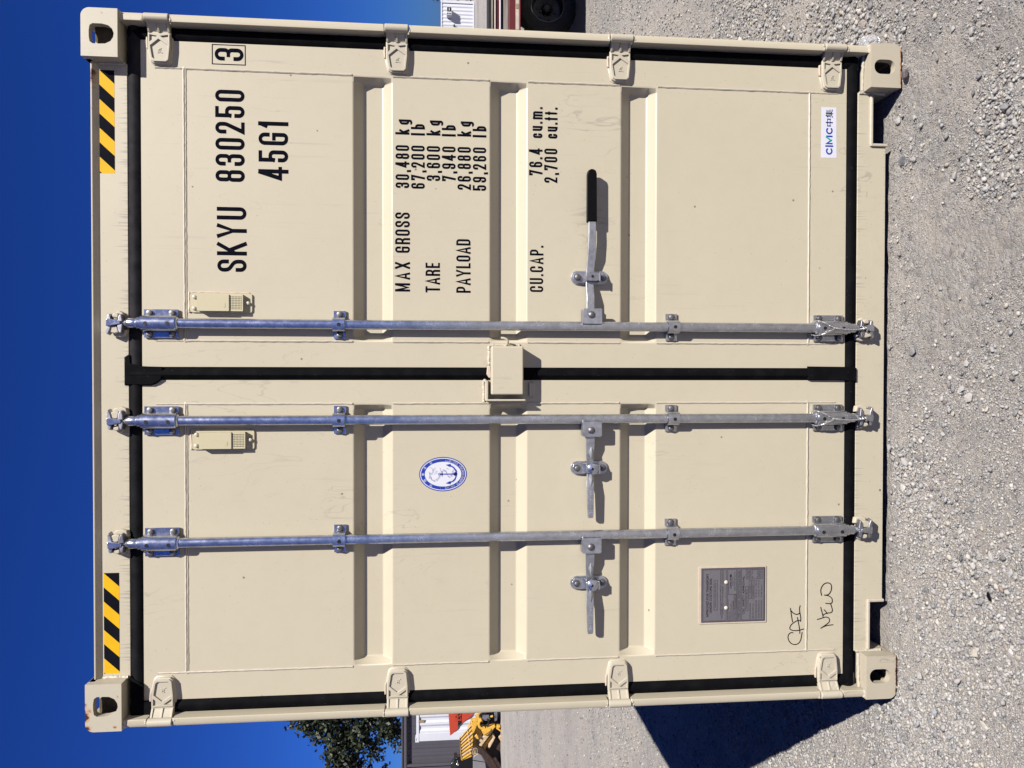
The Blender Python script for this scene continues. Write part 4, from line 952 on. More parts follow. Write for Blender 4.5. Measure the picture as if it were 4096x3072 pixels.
tx('APPROVED FOR TRANSPORT', .10, .90, .885, .036, b=.0002); tx('UNDER CUSTOMS SEAL', .175, .82, .835, .036, b=.0002)
bx(.225, .775, .750, .802); tx('CHN/CCSZJ185/2026', .27, .73, .763, .026); tx('TYPE', .055, .125, .664, .024); bx(.135, .375, .660, .700); tx('NL40H-1140M', .155, .355, .668, .022)
tx("MANUFACTURER'S NO", .39, .69, .688, .022); tx('OF THE CONTAINER', .39, .665, .655, .022); bx(.705, .955, .660, .700); tx('NGLE2L064461', .725, .93, .668, .022, 'plate_stamp')
tx('MANUFACTURED BY', .53, .70, .568, .014); tx('CIMC中集', .62, .88, .525, .034, b=.0003); tx('NINGBO CIMC', .67, .83, .502, .014); tx('LOGISTICS EQUIPMENT CO., LTD', .57, .92, .468, .018); line(m, [pu(.51, .452), pu(.51, .590)], .0011, y, False, 'plate_ink')
tx('Container Applications International, LLC', .045, .42, .572, .013); tx('Steuart Tower', .045, .19, .552, .013); tx('1 Market Plaza, Suite 900', .045, .335, .532, .013); tx('San Francisco, CA 94105 U.S.A.', .045, .385, .513, .013); tx('AS OWNER AND/OR MANAGER', .045, .385, .494, .013); tx('CONTAINER NO', .045, .235, .464, .018); bx(.245, .50, .458, .490); tx('SKYU 830250 3', .26, .485, .464, .020, 'plate_stamp')
tx('TIMBER COMPONENT TREATMENT MTALLEUM 400/2026', .055, .94, .400, .024)
tx('CSC SAFETY APPROVAL', .135, .84, .325, .032, b=.0002); bx(.195, .65, .268, .308); tx('CN/CCS/ZJ0185/26', .235, .60, .277, .022)
for s_, v_ in (('DATE MANUFACTURED', .225), ('IDENTIFICATION NO.', .180), ('MAXIMUM OPERATING GROSS MASS', .132), ('ALLOWABLE STACKING LOAD FOR 1.8G', .090), ('TRANSVERSE RACKING TEST FORCE', .048)): tx(s_, .05, .385 if v_ < .17 else .335, v_, .020)
bx(.42, .76, .222, .254); tx('04/2026', .53, .66, .228, .020, 'plate_stamp'); bx(.42, .76, .176, .208); tx('NGLE2L064461', .45, .67, .181, .020, 'plate_stamp')
for s_, v_ in (('30,480 kg  67,200 lbs', .132), ('216,000 kg  476,190 lbs', .090), ('150,000 newtons', .048)): tx(s_, .44, .76 if v_ > .05 else .67, v_, .020)
bx(.785, .955, .040, .302)
for s_, v_ in (('FIRST MAINTE-', .268), ('NANCE EXAMI-', .244), ('NATION DATE', .220), ('04 / 2031', .190), ('PLACE', .110), ('RE-EXAMINATION', .085), ('DECAL HERE', .060)): tx(s_, .80, .94, v_, .017)
plate = m.build('data_plate', doorL, recalc=False)
m = mb('rivet_paint')
for u_ in (.262, .735): p_ = pu(u_, .612); m.lathe((p_[0], 0.0535, p_[1]), (0, -1, 0), [(0, 0.0075), (0.0015, 0.0072), (0.004, 0.005), (0.005, 0.001)], 14)
m.each('rivet', doorL, smooth=True)

# --- marker scribbles CAEI / NEW
def scrib(lines):
    m = mb('marker_ink')
    for si, pts in enumerate(lines):
        P2 = [at(3100 + a_ * 0.19293, 2280 + b_ * 0.19293, 0.0575) for a_, b_ in pts]; P2 = [Vector((p.x, p.z)) for p in P2]
        # smooth with Catmull-Rom
        S = []
        for i in range(len(P2) - 1):
            p0, p1, p2, p3 = P2[max(i - 1, 0)], P2[i], P2[i + 1], P2[min(i + 2, len(P2) - 1)]
            for t in (0, .25, .5, .75): S.append(0.5 * ((2 * p1) + (p2 - p0) * t + (2 * p0 - 5 * p1 + 4 * p2 - p3) * t * t + (3 * p1 - p0 - 3 * p2 + p3) * t ** 3))
        S.append(P2[-1]); L, Q = ribbon(S, 0.0034, False, True); k = len(L); yy = 0.0571 - 0.0001 * si
        m.add([(p.x, yy, p.y) for p in L] + [(p.x, yy, p.y) for p in Q], [(i, i + 1, k + i + 1, k + i) for i in range(k - 1)])
    return m.build('handwriting', doorL, recalc=False)
scrib([[(372, 1302), (335, 1296), (292, 1325), (268, 1385), (285, 1460), (340, 1525), (420, 1545), (490, 1515), (530, 1450), (548, 1370), (560, 1295)],
       [(593, 1222), (500, 1248), (390, 1256), (325, 1235), (305, 1200), (335, 1135), (410, 1075), (480, 1045), (528, 1055)], [(512, 1310), (508, 1230), (480, 1070), (462, 985)],
       [(360, 1072), (345, 980), (330, 880), (318, 795)], [(528, 1060), (530, 980), (512, 880), (505, 800), (518, 740)], [(325, 835), (375, 890), (440, 918), (490, 905), (508, 885)]])
scrib([[(1200, 1135), (1110, 1145), (1030, 1165), (950, 1205)], [(952, 1205), (1030, 1150), (1110, 1090), (1130, 1035), (1105, 990), (1045, 975), (960, 1000), (878, 1025)],
       [(948, 775), (960, 830), (980, 900), (992, 965)], [(992, 945), (1020, 915), (1090, 890), (1150, 885), (1185, 850), (1180, 790), (1150, 700)], [(1078, 900), (1050, 860), (1018, 825)],
       [(1050, 688), (1100, 695), (1165, 688), (1185, 640), (1170, 580), (1110, 535), (1025, 518)], [(1025, 520), (1095, 510), (1140, 465), (1165, 400), (1168, 330), (1140, 280), (1080, 265), (1020, 285), (965, 350), (945, 430), (962, 522)]])

# --- wire ropes tied round two of the lower bearings (hang there: things of their own)
def rope(label, x, mirror, path, tail):
    m = mb('wire_rope')
    def strand(P_, rr, turns):
        P_ = [Vector(p) for p in P_]; S = []
        for i in range(len(P_) - 1):
            p0, p1, p2, p3 = P_[max(i - 1, 0)], P_[i], P_[i + 1], P_[min(i + 2, len(P_) - 1)]
            for t in np.linspace(0, 1, 10, endpoint=False): S.append(0.5 * ((2 * p1) + (p2 - p0) * t + (2 * p0 - 5 * p1 + 4 * p2 - p3) * t * t + (3 * p1 - p0 - 3 * p2 + p3) * t ** 3))
        S.append(P_[-1])
        for ph in (0, 2.09, 4.19):
            T = []
            for i, p in enumerate(S):
                d = (S[min(i + 1, len(S) - 1)] - S[max(i - 1, 0)]).normalized(); u, w_ = ortho(d); a_ = ph + turns * 2 * math.pi * i / len(S); T.append(p + u * rr * math.cos(a_) + w_ * rr * math.sin(a_))
            m.tube(T, rr * 0.85, 5)
    strand(path, 0.0015, 14); strand(tail, 0.0022, 12)
    o = m.build('wire_rope', None, smooth=True); tag(o, label, 'wire rope', 'wire ropes on the door rods'); return o
for x, lab in ((RODX[0], 'twisted steel wire rope looped round the lock rod foot on the right-hand door'), (RODX[1], 'twisted steel wire rope looped round a lock rod foot on the left-hand door')):
    rope(lab, x, 1, [(x + 0.016, 0.0430, 0.325), (x + 0.026, 0.0230, 0.312), (x + 0.022, 0.0070, 0.300), (x + 0.010, 0.0010, 0.276), (x - 0.004, 0.0025, 0.252), (x - 0.014, 0.0040, 0.270), (x - 0.024, 0.0130, 0.290), (x - 0.028, 0.0310, 0.312), (x - 0.010, 0.0540, 0.328), (x + 0.010, 0.0540, 0.328), (x + 0.016, 0.0430, 0.325)],
         [(x - 0.002, 0.0010, 0.254), (x - 0.006, 0.0015, 0.22), (x - 0.008, 0.0035, 0.18), (x - 0.005, 0.0090, 0.145), (x - 0.001, 0.0070, 0.122), (x - 0.012, 0.0130, 0.118)])

# ================================================================== BACKGROUND
# --- white container standing far left
def white_box(name, label, Y, x_right, x_left, z0, depth, parent_group=None):
    pass
YL = 22.0
lc = at(1660.5, 2970, YL); xl, zt = lc.x, 2.60
wl = thing('white_container', 'white corrugated container with a red and black wedge logo, in front of the grey building', 'shipping container', (xl + 3.0, YL + 1.2, 0))
m = mb('white_steel'); pts = []; x = xl + 0.28
while x < xl + 5.6: pts += [(x, 0), (x + 0.072, 0), (x + 0.14, 0.036), (x + 0.21, 0.036)]; x += 0.278
vs = [(a_, YL + 0.03 + d, z) for a_, d in pts for z in (0.16, 2.46)]; m.add(vs, [(2 * i, 2 * i + 2, 2 * i + 3, 2 * i + 1) for i in range(len(pts) - 1)]); m.build('side_wall', wl, recalc=False)
m = mb('white_steel'); m.box(xl + 0.02, xl + 0.285, YL + 0.012, YL + 0.12, 0.0, 2.56); m.build('corner_post', wl, bevel=0.01)
m = mb('white_steel'); m.box(xl + 0.162, xl + 6.0, YL + 0.006, YL + 0.1, 2.47, 2.545); m.build('top_rail', wl, bevel=0.01)
m = mb('white_steel'); m.box(xl + 0.162, xl + 6.0, YL + 0.006, YL + 0.1, 0.02, 0.17); m.build('bottom_rail', wl, bevel=0.01)
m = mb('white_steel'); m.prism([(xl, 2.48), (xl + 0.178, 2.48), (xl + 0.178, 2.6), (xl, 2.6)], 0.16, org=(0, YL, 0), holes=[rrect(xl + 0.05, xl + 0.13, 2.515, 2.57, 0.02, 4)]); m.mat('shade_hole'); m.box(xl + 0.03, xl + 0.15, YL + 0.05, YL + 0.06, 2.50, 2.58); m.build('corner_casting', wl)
m = mb('white_steel'); m.box(xl + 0.02, xl + 6.0, YL + 0.13, YL + 2.43, 0.05, 2.57); m.build('box_body', wl)
def pyl(px, py, Y=None): q = at(px, py, Y or YL); return (q.x, q.z)
m = mb('logo_red'); tri = [pyl(1720 + a_ * 0.14, 2840 + b_ * 0.14) for a_, b_ in ((530, 90), (545, 330), (575, 725), (800, 545), (800, 455), (1130, 215), (1290, 60), (1300, -260), (560, -260))]
m.prism(tri, 0.004, org=(0, YL + 0.0, 0)); m.mat('logo_black'); m.prism([pyl(1720 + a_ * 0.14, 2840 + b_ * 0.14) for a_, b_ in ((798, -250), (798, 452), (905, 372), (905, -250))], 0.004, org=(0, YL - 0.006, 0))
a0 = pyl(1720 + 900 * 0.14, 2840 + 290 * 0.14); b0 = pyl(1720 + 900 * 0.14, 2840 + 10 * 0.14)
font_text(m, 'ISSI', 'logo_red', a0[0], b0[0] + 0.04, a0[1], 0.20, YL - 0.009, bold=0.01)
m.build('logo', wl)
m = mb('tape_worn'); q = pyl(1720 - 200 * 0.14, 2880); q = at(1684, 2885, YL); m.box(q.x - 0.05, q.x + 0.03, YL - 0.002, YL + 0.03, q.z - 0.10, q.z + 0.08); m.build('label_plate', wl)

# --- grey metal building behind it
YB = 27.0; ze = 3.29
gb = thing('metal_building', 'long dark grey metal building with ribbed wall panels, behind the red-logo white container', 'building', (-22, YB + 5, 0))
m = mb('grey_cladding'); m.box(-38.0, -9.2, YB + 0.02, YB + 10, 0, ze - 0.15); m.build('wall', gb)
pn = None
for i in range(94):
    x = -37.9 + i * 0.305
    if pn is None:
        m = mb('grey_cladding'); m.prism([(0.012, 0.02), (0.293, 0.02), (0.293, ze - 0.2), (0.012, ze - 0.2)], 0.012, org=(0, 0, 0)); m.prism([(0.0, 0.02), (0.012, 0.02), (0.012, ze - 0.2), (0, ze - 0.2)], 0.03, org=(0, -0.025, 0)); m.box(0.135, 0.15, -0.008, 0.002, 0.02, ze - 0.2)
        pn = m.build('wall_panel', None); pn.location = (x, YB + 0.012, 0); adopt(pn, gb)
    else: inst(pn, 'wall_panel', (x, YB + 0.012, 0), gb)
m = mb('grey_trim'); m.box(-38.2, -9.0, YB - 0.16, YB + 0.05, ze - 0.17, ze - 0.02); m.box(-38.2, -9.0, YB - 0.10, YB + 0.05, ze - 0.23, ze - 0.17); m.box(-38.2, -9.0, YB - 0.20, YB + 10.1, ze - 0.02, ze + 0.03); m.build('gutter', gb, bevel=0.01)
q = at(1640, 3062, YB - 0.1); m = mb('grey_trim'); m.box(q.x - 0.05, q.x + 0.05, YB - 0.14, YB - 0.05, 0.1, ze - 0.17); m.build('downspout', gb, bevel=0.01)

# --- tree beyond the building
def leaf_cloud(name, lobes, n, size, parent, seed=1):
    """many small leaf faces in clumps; lobes: (centre, radii, weight)"""
    g = np.random.default_rng(seed); wts = np.array([l[2] for l in lobes], float); wts /= wts.sum(); VV, TT = [], []
    for (c0, rad, wt), k in zip(lobes, (wts * n).astype(int)):
        ncl = max(6, k // 26); d = g.normal(size=(ncl, 3)); d /= np.linalg.norm(d, axis=1)[:, None]; rr = g.uniform(0.15, 1, (ncl, 1)) ** 0.45
        cl = np.array(c0) + d * rr * np.array(rad); own = g.integers(0, ncl, k); ctone = g.uniform(0.05, 0.95, ncl)
        pts_ = cl[own] + g.normal(size=(k, 3)) * size * 1.5
        nrm = g.normal(size=(k, 3)); nrm /= np.linalg.norm(nrm, axis=1)[:, None]; aa = np.cross(nrm, g.normal(size=(k, 3))); aa /= np.linalg.norm(aa, axis=1)[:, None]; bb = np.cross(nrm, aa); s_ = g.uniform(0.55, 1.25, (k, 1)) * size
        quad = np.stack([pts_ + aa * s_, pts_ + bb * s_ * 0.6, pts_ - aa * s_, pts_ - bb * s_ * 0.6], 1); VV.append(quad.reshape(-1, 3)); TT.append(np.repeat(np.clip(ctone[own] + g.normal(size=k) * 0.18, 0, 1), 4))
    VV = np.concatenate(VV).astype(np.float32); TT = np.concatenate(TT).astype(np.float32); nf = len(VV) // 4
    me = bpy.data.meshes.new(name); me.vertices.add(len(VV)); me.vertices.foreach_set('co', VV.ravel()); me.loops.add(len(VV)); me.loops.foreach_set('vertex_index', np.arange(len(VV), dtype=np.int32)); me.polygons.add(nf); me.polygons.foreach_set('loop_start', np.arange(0, len(VV), 4, dtype=np.int32))
    at2 = me.attributes.new('tone', 'FLOAT', 'POINT'); at2.data.foreach_set('value', TT); me.update(); me.validate(); me.materials.append(MATS['leaves']); o = bpy.data.objects.new(name, me); COL.objects.link(o); adopt(o, parent); return o
YT = 42.0
tc = at(1600, 2700, YT); tr = thing('tree', 'large dark green leafy tree rising behind the grey metal building', 'tree', (tc.x - 0.5, YT, 0))
def tl(px, py, rpx, rpy, wt, dy=0.0, ry=1.6):
    c = at(px, py, YT + dy); k = (YT + 2.6) / FPX; return ((c.x, YT + dy, c.z), (rpy * k, ry, rpx * k), wt)
lobes = [tl(1215, 2868, 50, 42, 6), tl(1275, 2895, 48, 48, 6), tl(1300, 2820, 110, 100, 12), tl(1335, 2930, 52, 55, 9), tl(1350, 2985, 50, 50, 8), tl(1385, 3040, 56, 46, 8), tl(1395, 3090, 60, 50, 6), tl(1420, 2890, 70, 60, 10), tl(1440, 2960, 45, 40, 5), tl(1485, 3000, 22, 30, 2), tl(1500, 3030, 14, 14, 1),
         tl(1510, 2850, 70, 70, 10), tl(1520, 2930, 22, 18, 1.2), tl(1570, 2890, 50, 55, 7), tl(1560, 2930, 30, 16, 1.4), tl(1600, 2945, 20, 22, 1.8), tl(1440, 2700, 220, 170, 14, 1.5, 3.0), tl(1500, 3120, 60, 60, 3)]
leaf_cloud('crown', lobes, 9000, 0.15, tr, 3)
m = mb('bark'); tp = Vector((tc.x - 0.5, YT, 0)); m.tube([tp, tp + Vector((0.1, 0, 2)), tp + Vector((0.0, 0.1, 4)), tp + Vector((-0.2, 0, 7))], [0.38, 0.30, 0.24, 0.12], 10); m.build('trunk', tr, smooth=True)
for (px, py) in ((1340, 2960), (1380, 3060), (1240, 2880), (1520, 2950), (1560, 2900)):
    q = at(px, py, YT); m = mb('bark'); m.tube([tp + Vector((0, 0, 3.2)), tp.lerp(q, 0.5) + Vector((0, 0, 2.2)), q + Vector((0.6, 0, -0.4)), q], [0.16, 0.10, 0.05, 0.015], 6); m.build('limb', tr, smooth=True)

# --- white container far right, behind the trailer, with a box unit on its wall
YR = 53.0; kc = at(1762, 4, YR); zr0 = gfall(30, YR); xr = kc.x + 0.10; hR = kc.z - zr0
wr = thing('white_container', 'white corrugated container beyond the red trailer with a cooling unit on its wall', 'shipping container', (xr - 3, YR + 1.2, zr0))
m = mb('white_steel'); pts = []; x = xr - 6.0
while x < xr - 0.25: pts += [(x, 0), (x + 0.072, 0), (x + 0.14, 0.036), (x + 0.21, 0.036)]; x += 0.278
vs = [(a_, YR + 0.03 + d, z) for a_, d in pts for z in (zr0 + 0.16, zr0 + hR - 0.11)]; m.add(vs, [(2 * i, 2 * i + 2, 2 * i + 3, 2 * i + 1) for i in range(len(pts) - 1)]); m.build('side_wall', wr, recalc=False)
m = mb('white_steel'); m.box(xr - 6.05, xr - 0.1, YR, YR + 0.1, zr0 + hR - 0.12, zr0 + hR - 0.03); m.build('top_rail', wr)
m = mb('white_steel'); m.box(xr - 6.05, xr, YR, YR + 0.1, zr0 + 0.05, zr0 + 0.17); m.build('bottom_rail', wr)
m = mb('white_steel'); m.box(xr - 0.16, xr + 0.01, YR - 0.01, YR + 0.15, zr0 + hR - 0.13, zr0 + hR); m.build('corner_casting', wr)
m = mb('white_steel'); m.box(xr - 0.20, xr, YR + 0.005, YR + 0.12, zr0 + 0.05, zr0 + hR - 0.1); m.build('corner_post', wr)
m = mb('white_steel'); m.box(xr - 6.05, xr - 0.01, YR + 0.12, YR + 2.4, zr0 + 0.02, zr0 + hR - 0.02); m.build('box_body', wr)
k = (YR + 2.6) / FPX; q = at(1797, 57, YR); m = mb('white_steel'); m.box(q.x - 15 * k, q.x + 17 * k, YR - 0.5, YR + 0.02, q.z - 9 * k, q.z + 10 * k); m.mat('machine_black')
m.box(q.x - 2 * k, q.x + 15 * k, YR - 0.512, YR - 0.49, q.z - 7.5 * k, q.z + 8.5 * k)
for i in range(3): m.box(q.x - 13 * k, q.x - 7 * k, YR - 0.512, YR - 0.49, q.z + (5.0 - 6 * i) * k, q.z + (8.5 - 6 * i) * k)
m.mat('white_steel'); m.box(q.x + 1 * k, q.x + 12 * k, YR - 0.52, YR - 0.508, q.z - 1 * k, q.z + 1.8 * k); m.build('cooling_unit', wr)
q = at(1817, 106, YR); m = mb('machine_black'); m.box(q.x - 6 * k, q.x + 6 * k, YR - 0.12, YR + 0.03, q.z - 2.5 * k, q.z + 3 * k); m.build('door_latch', wr)
# foliage behind the far white container
ft = at(1850, -25, 60); tr2 = thing('tree', 'dark green bushy tree beyond the far white container on the right', 'tree', (ft.x + 1.0, 60, gfall(30, 60)))
k2 = 62.6 / FPX
leaf_cloud('crown', [((ft.x + 0.6, 60, ft.z), (30 * k2, 1.2, 70 * k2), 3), ((ft.x + 2.2, 60.5, ft.z + 0.6), (2.2, 1.6, 1.7), 5), ((at(1750, -14, 60).x, 60, at(1750, -14, 60).z), (0.42, 0.5, 0.5), 0.7)], 3200, 0.16, tr2, 8)
m = mb('bark'); m.tube([(ft.x + 1.6, 60.3, gfall(30, 60) - 0.05), (ft.x + 1.6, 60.3, 0.2), (ft.x + 1.4, 60.3, 1.2)], [0.16, 0.12, 0.05], 8); m.build('trunk', tr2, smooth=True)

# --- red trailer on the right with its wheel
YW = 5.45; DYT = YW - CAM.y
def tz(px, Y=YW): return at(px, 60, Y).z
trl = thing('flatbed_trailer', 'red flatbed trailer with wooden deck boards and black wheels, behind the tan container', 'trailer', (5.2, 6.4, 0))
xa, xb = 2.4, 9.5
def rail(name, m_, pa, pb, y0, y1): 
    m = mb(m_); m.box(xa, xb, y0, y1, tz(pb), tz(pa)); return m.build(name, trl, bevel=0.004)
rail('rub_rail', 'trailer_red_bright', 2075.5, 2082, YW - 0.02, YW + 0.06)
m = mb('tape_white'); m.box(xa, xb, YW - 0.012, YW - 0.006, tz(2075), tz(2062))
m.mat('tape_worn'); q0 = at(2068, 48, YW).x
for dx in (-0.62, -0.25, 0.03, 0.35, 0.9): m.box(q0 + dx, q0 + dx + random.uniform(0.05, 0.14), YW - 0.016, YW - 0.009, tz(2074.5), tz(2063))
m.build('reflective_tape', trl)
rail('side_beam', 'trailer_red', 2035, 2075.3, YW - 0.005, YW + 0.08)
rail('deck_board', 'old_wood', 2016, 2034, YW + 0.05, YW + 0.35)
rail('dark_rail', 'machine_black', 2005.5, 2015.5, YW + 0.10, YW + 0.2)
rail('white_rail', 'sticker_white', 2000, 2005, YW + 0.06, YW + 0.2)
rail('ramp_beam', 'trailer_red', 1985.5, 1999.6, YW + 0.10, YW + 0.3)
rail('pale_rail', 'tape_white', 1980.5, 1985, YW + 0.08, YW + 0.3)
rail('dark_rail', 'machine_black', 1976, 1980, YW + 0.14, YW + 0.3)
rail('deck_board', 'old_wood', 1964, 1975.5, YW + 0.11, YW + 0.5)
rail('dark_rail', 'machine_black', 1953, 1963.6, YW + 0.10, YW + 0.3)
m = mb('machine_black'); m.box(xa, xb, YW + 0.35, YW + 3.0, tz(2034), tz(2020)); m.build('deck', trl)
m = mb('trailer_red'); m.box(xa, xb, YW + 1.75, YW + 1.9, tz(2074), tz(2036)); m.box(xa, xb, YW + 2.9, YW + 3.0, tz(2080), tz(2034)); m.each('chassis_beam', trl)
wc = at(2192, 20, 6.75); rT = 0.372; wz = rT - 0.012; wx = wc.x; WY = 6.97
wh = mb('tyre_rubber'); wh.lathe((wx, WY, wz), (0, -1, 0), [(0.0, 0.215), (0.0, 0.30), (0.02, 0.345), (0.045, 0.368), (0.11, rT), (0.17, 0.368), (0.195, 0.345), (0.218, 0.29), (0.212, 0.225), (0.20, 0.213)], 56, caps=False)
for i in range(60):                                       # tread blocks
    t = 2 * math.pi * i / 60
    for q in (0.06, 0.13): c0 = Vector((wx + rT * math.cos(t), WY - q - 0.012 * (i % 2), wz + rT * math.sin(t))); u = Vector((math.cos(t), 0, math.sin(t))); w2 = Vector((-math.sin(t), 0, math.cos(t))); s_ = 0.010; wh.add([c0 + a_ * w2 * s_ + Vector((0, b_ * 0.026, 0)) + u * (0.004 if top else -0.01) for top in (0, 1) for a_ in (-1, 1) for b_ in (-1, 1)], [(0, 1, 3, 2), (4, 6, 7, 5), (0, 4, 5, 1), (2, 3, 7, 6), (0, 2, 6, 4), (1, 5, 7, 3)])
for ri, rz_ in enumerate((0.262, 0.292)): wh.lathe((wx, WY - 0.2165 + 0.0005, wz), (0, -1, 0), [(0, rz_ - 0.003), (0.003, rz_), (0, rz_ + 0.003)], 48, caps=False)
wheel = wh.build('wheel', trl, smooth=True, angle=50)
m = mb('rim_edge'); m.lathe((wx, WY, wz), (0, -1, 0), [(0.200, 0.212), (0.212, 0.214), (0.213, 0.206), (0.200, 0.203), (0.198, 0.20)], 48, caps=False); m.mat('rim_dark'); m.lathe((wx, WY, wz), (0, -1, 0), [(0.200, 0.203), (0.14, 0.190), (0.085, 0.178), (0.075, 0.150), (0.090, 0.085), (0.075, 0.062), (0.04, 0.055)], 48, caps=False); m.build('rim', wheel, smooth=True)
m = mb('machine_black')
for i in range(6):
    t = i * math.pi / 3 + 0.3; m.cyl((wx + 0.115 * math.cos(t), WY - 0.088, wz + 0.115 * math.sin(t)), (wx + 0.115 * math.cos(t), WY - 0.095, wz + 0.115 * math.sin(t)), 0.024, n=12)
m.mat('rim_dark'); m.lathe((wx, WY - 0.04, wz), (0, -1, 0), [(0, 0.055), (0.10, 0.05), (0.115, 0.035), (0.118, 0.01)], 20)
for i in range(6): t = i * math.pi / 3 + 0.8; m.cyl((wx + 0.085 * math.cos(t), WY - 0.075, wz + 0.085 * math.sin(t)), (wx + 0.085 * math.cos(t), WY - 0.105, wz + 0.085 * math.sin(t)), 0.011, n=6)
m.build('hub', wheel, smooth=True, angle=30)
m = mb('machine_black'); m.cyl((wx, WY - 0.1, wz), (wx, YW + 3.1, wz), 0.05, n=12); m.box(wx - 0.05, wx + 0.05, WY + 0.2, WY + 0.3, wz, tz(2036)); m.build('axle', trl)
w2 = inst(wheel, 'wheel', (1.15, 0, 0), trl)
for c2 in list(wheel.children): inst(c2, c2.name.split('.')[0], (1.15, 0, 0), w2)
w3 = inst(wheel, 'wheel', (0, 1.55, 0), trl)

# --- yellow ribbed attachment lying in front of the white container, with a brown coupler arm
YY = 18.6
def pz(a_, b_, Y=YY): q = at(1720 + a_ * 0.13986, 2840 + b_ * 0.13984, Y); return (q.x, q.z)
yb = thing('machine_attachment', 'scuffed yellow loader attachment with ribbed plate and brown coupler arm', 'loader attachment', (onground(2010, 2960).x, YY, 0))
def slab(name, mt, pts_, Y, th, bev=0.012, top=None, hol=()):
    m = mb(mt); m.prism([pz(a_, b_, Y) for a_, b_ in pts_], th, org=(0, Y, 0), holes=[[pz(a_, b_, Y) for a_, b_ in h_] for h_ in hol]); return m.build(name, yb, bevel=bev)
slab('frame_plate', 'machine_black', [(1400, 60), (1960, 60), (1990, 420), (2080, 700), (2120, 900), (2140, 1700), (1600, 1700), (1500, 900), (1300, 600), (1350, 300)], YY + 0.35, 0.5)
slab('bucket_shell', 'machine_yellow', [(1180, 320), (1330, 300), (1420, 420), (1400, 520), (1520, 760), (1500, 1000), (1400, 1080), (1230, 1100), (1240, 860), (1200, 520)], YY + 0.12, 0.2)
slab('bucket_side', 'worn_tan', [(1230, 800), (1330, 690), (1480, 770), (1560, 740), (1880, 490), (1700, 740), (1490, 1010), (1480, 1080), (1400, 1050), (1380, 860), (1260, 820)], YY + 0.04, 0.10)
slab('bucket_floor', 'machine_brown', [(1500, 1020), (1790, 690), (1870, 780), (2020, 960), (2080, 1120), (2110, 1660), (1900, 1660), (1620, 1220)], YY + 0.22, 0.2)
slab('bucket_floor', 'machine_yellow', [(1500, 1020), (1790, 680), (1830, 720), (1640, 1000), (1560, 1180), (1480, 1080)], YY + 0.18, 0.1)
slab('bucket_edge', 'worn_tan', [(1790, 700), (1868, 780), (1800, 930), (1690, 1125), (1665, 1110), (1680, 1000), (1800, 830)], YY + 0.06, 0.12)
# curved bracket arms: partial rings
def ringpoly(cx_, cy_, ro, ri, a0, a1, n=14): return [(cx_ + ro * math.cos(R(a0 + (a1 - a0) * i / n)), cy_ + ro * math.sin(R(a0 + (a1 - a0) * i / n))) for i in range(n + 1)] + [(cx_ + ri * math.cos(R(a1 + (a0 - a1) * i / n)), cy_ + ri * math.sin(R(a1 + (a0 - a1) * i / n))) for i in range(n + 1)]
slab('lift_bracket', 'machine_yellow', ringpoly(1500, 180, 175, 95, 85, 260), YY - 0.02, 0.14)
slab('lift_bracket', 'machine_yellow', ringpoly(1520, 410, 165, 95, 60, 250), YY - 0.06, 0.16)
slab('lift_bracket', 'machine_yellow', [(1420, 500), (1560, 530), (1850, 430), (1880, 480), (1640, 720), (1540, 740), (1470, 600), (1540, 600), (1600, 700), (1500, 720), (1390, 560)][0:6] + [(1500, 640)], YY - 0.05, 0.14)
slab('gusset', 'machine_yellow', [(1470, 600), (1660, 515), (1750, 540), (1730, 600), (1540, 735)], YY - 0.08, 0.06)
slab('gusset', 'machine_yellow', [(1250, 770), (1340, 690), (1395, 800), (1390, 850)], YY - 0.08, 0.08)
slab('hook_plate', 'machine_yellow', [(1150, 300), (1340, 265), (1400, 310), (1310, 350), (1270, 365), (1190, 330)], YY - 0.04, 0.12)
slab('hook_plate', 'machine_yellow', [(1880, 500), (1920, 440), (2010, 450), (2020, 500), (1960, 520), (2060, 610), (2040, 640), (1900, 545)], YY - 0.02, 0.1)
slab('side_lug', 'worn_tan', [(1960, 800), (2050, 720), (2110, 820), (2030, 910)], YY - 0.02, 0.1)
slab('hose_loop', 'machine_black', ringpoly(1580, 360, 120, 75, -60, 140), YY - 0.10, 0.05)
slab('pivot_block', 'dark_steel', [(1500, 230), (1690, 220), (1730, 280), (1640, 320), (1540, 300)], YY - 0.02, 0.2)
slab('lock_pin', 'machine_yellow', [(1720, 190), (1800, 160), (1810, 200), (1740, 225)], YY - 0.05, 0.06)
slab('pivot_block', 'dark_steel', [(1840, 90), (1930, 80), (1920, 300), (1850, 330)], YY + 0.05, 0.2)
# ribbed plate: face and seven ribs, each its own piece
pl = slab('ribbed_plate', 'machine_yellow', [(845, 790), (1030, 620), (1150, 310), (1190, 470), (1240, 800), (1240, 860), (1190, 1340), (920, 1450), (890, 1430)], YY - 0.12, 0.05)
for i in range(8):
    t = i / 7.0; a0, b0 = 862 + 40 * t, 800 + 600 * t; a1, b1 = 1185 + 40 * math.sin(t * 3.0), 430 + 800 * t
    slab('rib', 'machine_yellow' if i % 2 else 'worn_tan', [(a0, b0 - 16), (a1, b1 - 10), (a1, b1 + 18), (a0, b0 + 26)], YY - 0.155, 0.04, 0.006)
m = MB()
for i, (a_, b_) in enumerate(((1075, 615), (1080, 705), (1100, 800), (1112, 895), (1122, 992), (1134, 1092), (1146, 1198))):
    q = pz(a_, b_, YY - 0.16); m.mat('worn_tan' if i != 5 else 'machine_black'); m.cyl((q[0], YY - 0.165, q[1]), (q[0], YY - 0.11, q[1]), 0.017, n=10)
m.each('bolt', yb)
slab('cutting_edge', 'machine_brown', [(845, 790), (868, 800), (930, 1440), (905, 1425)], YY - 0.16, 0.03)
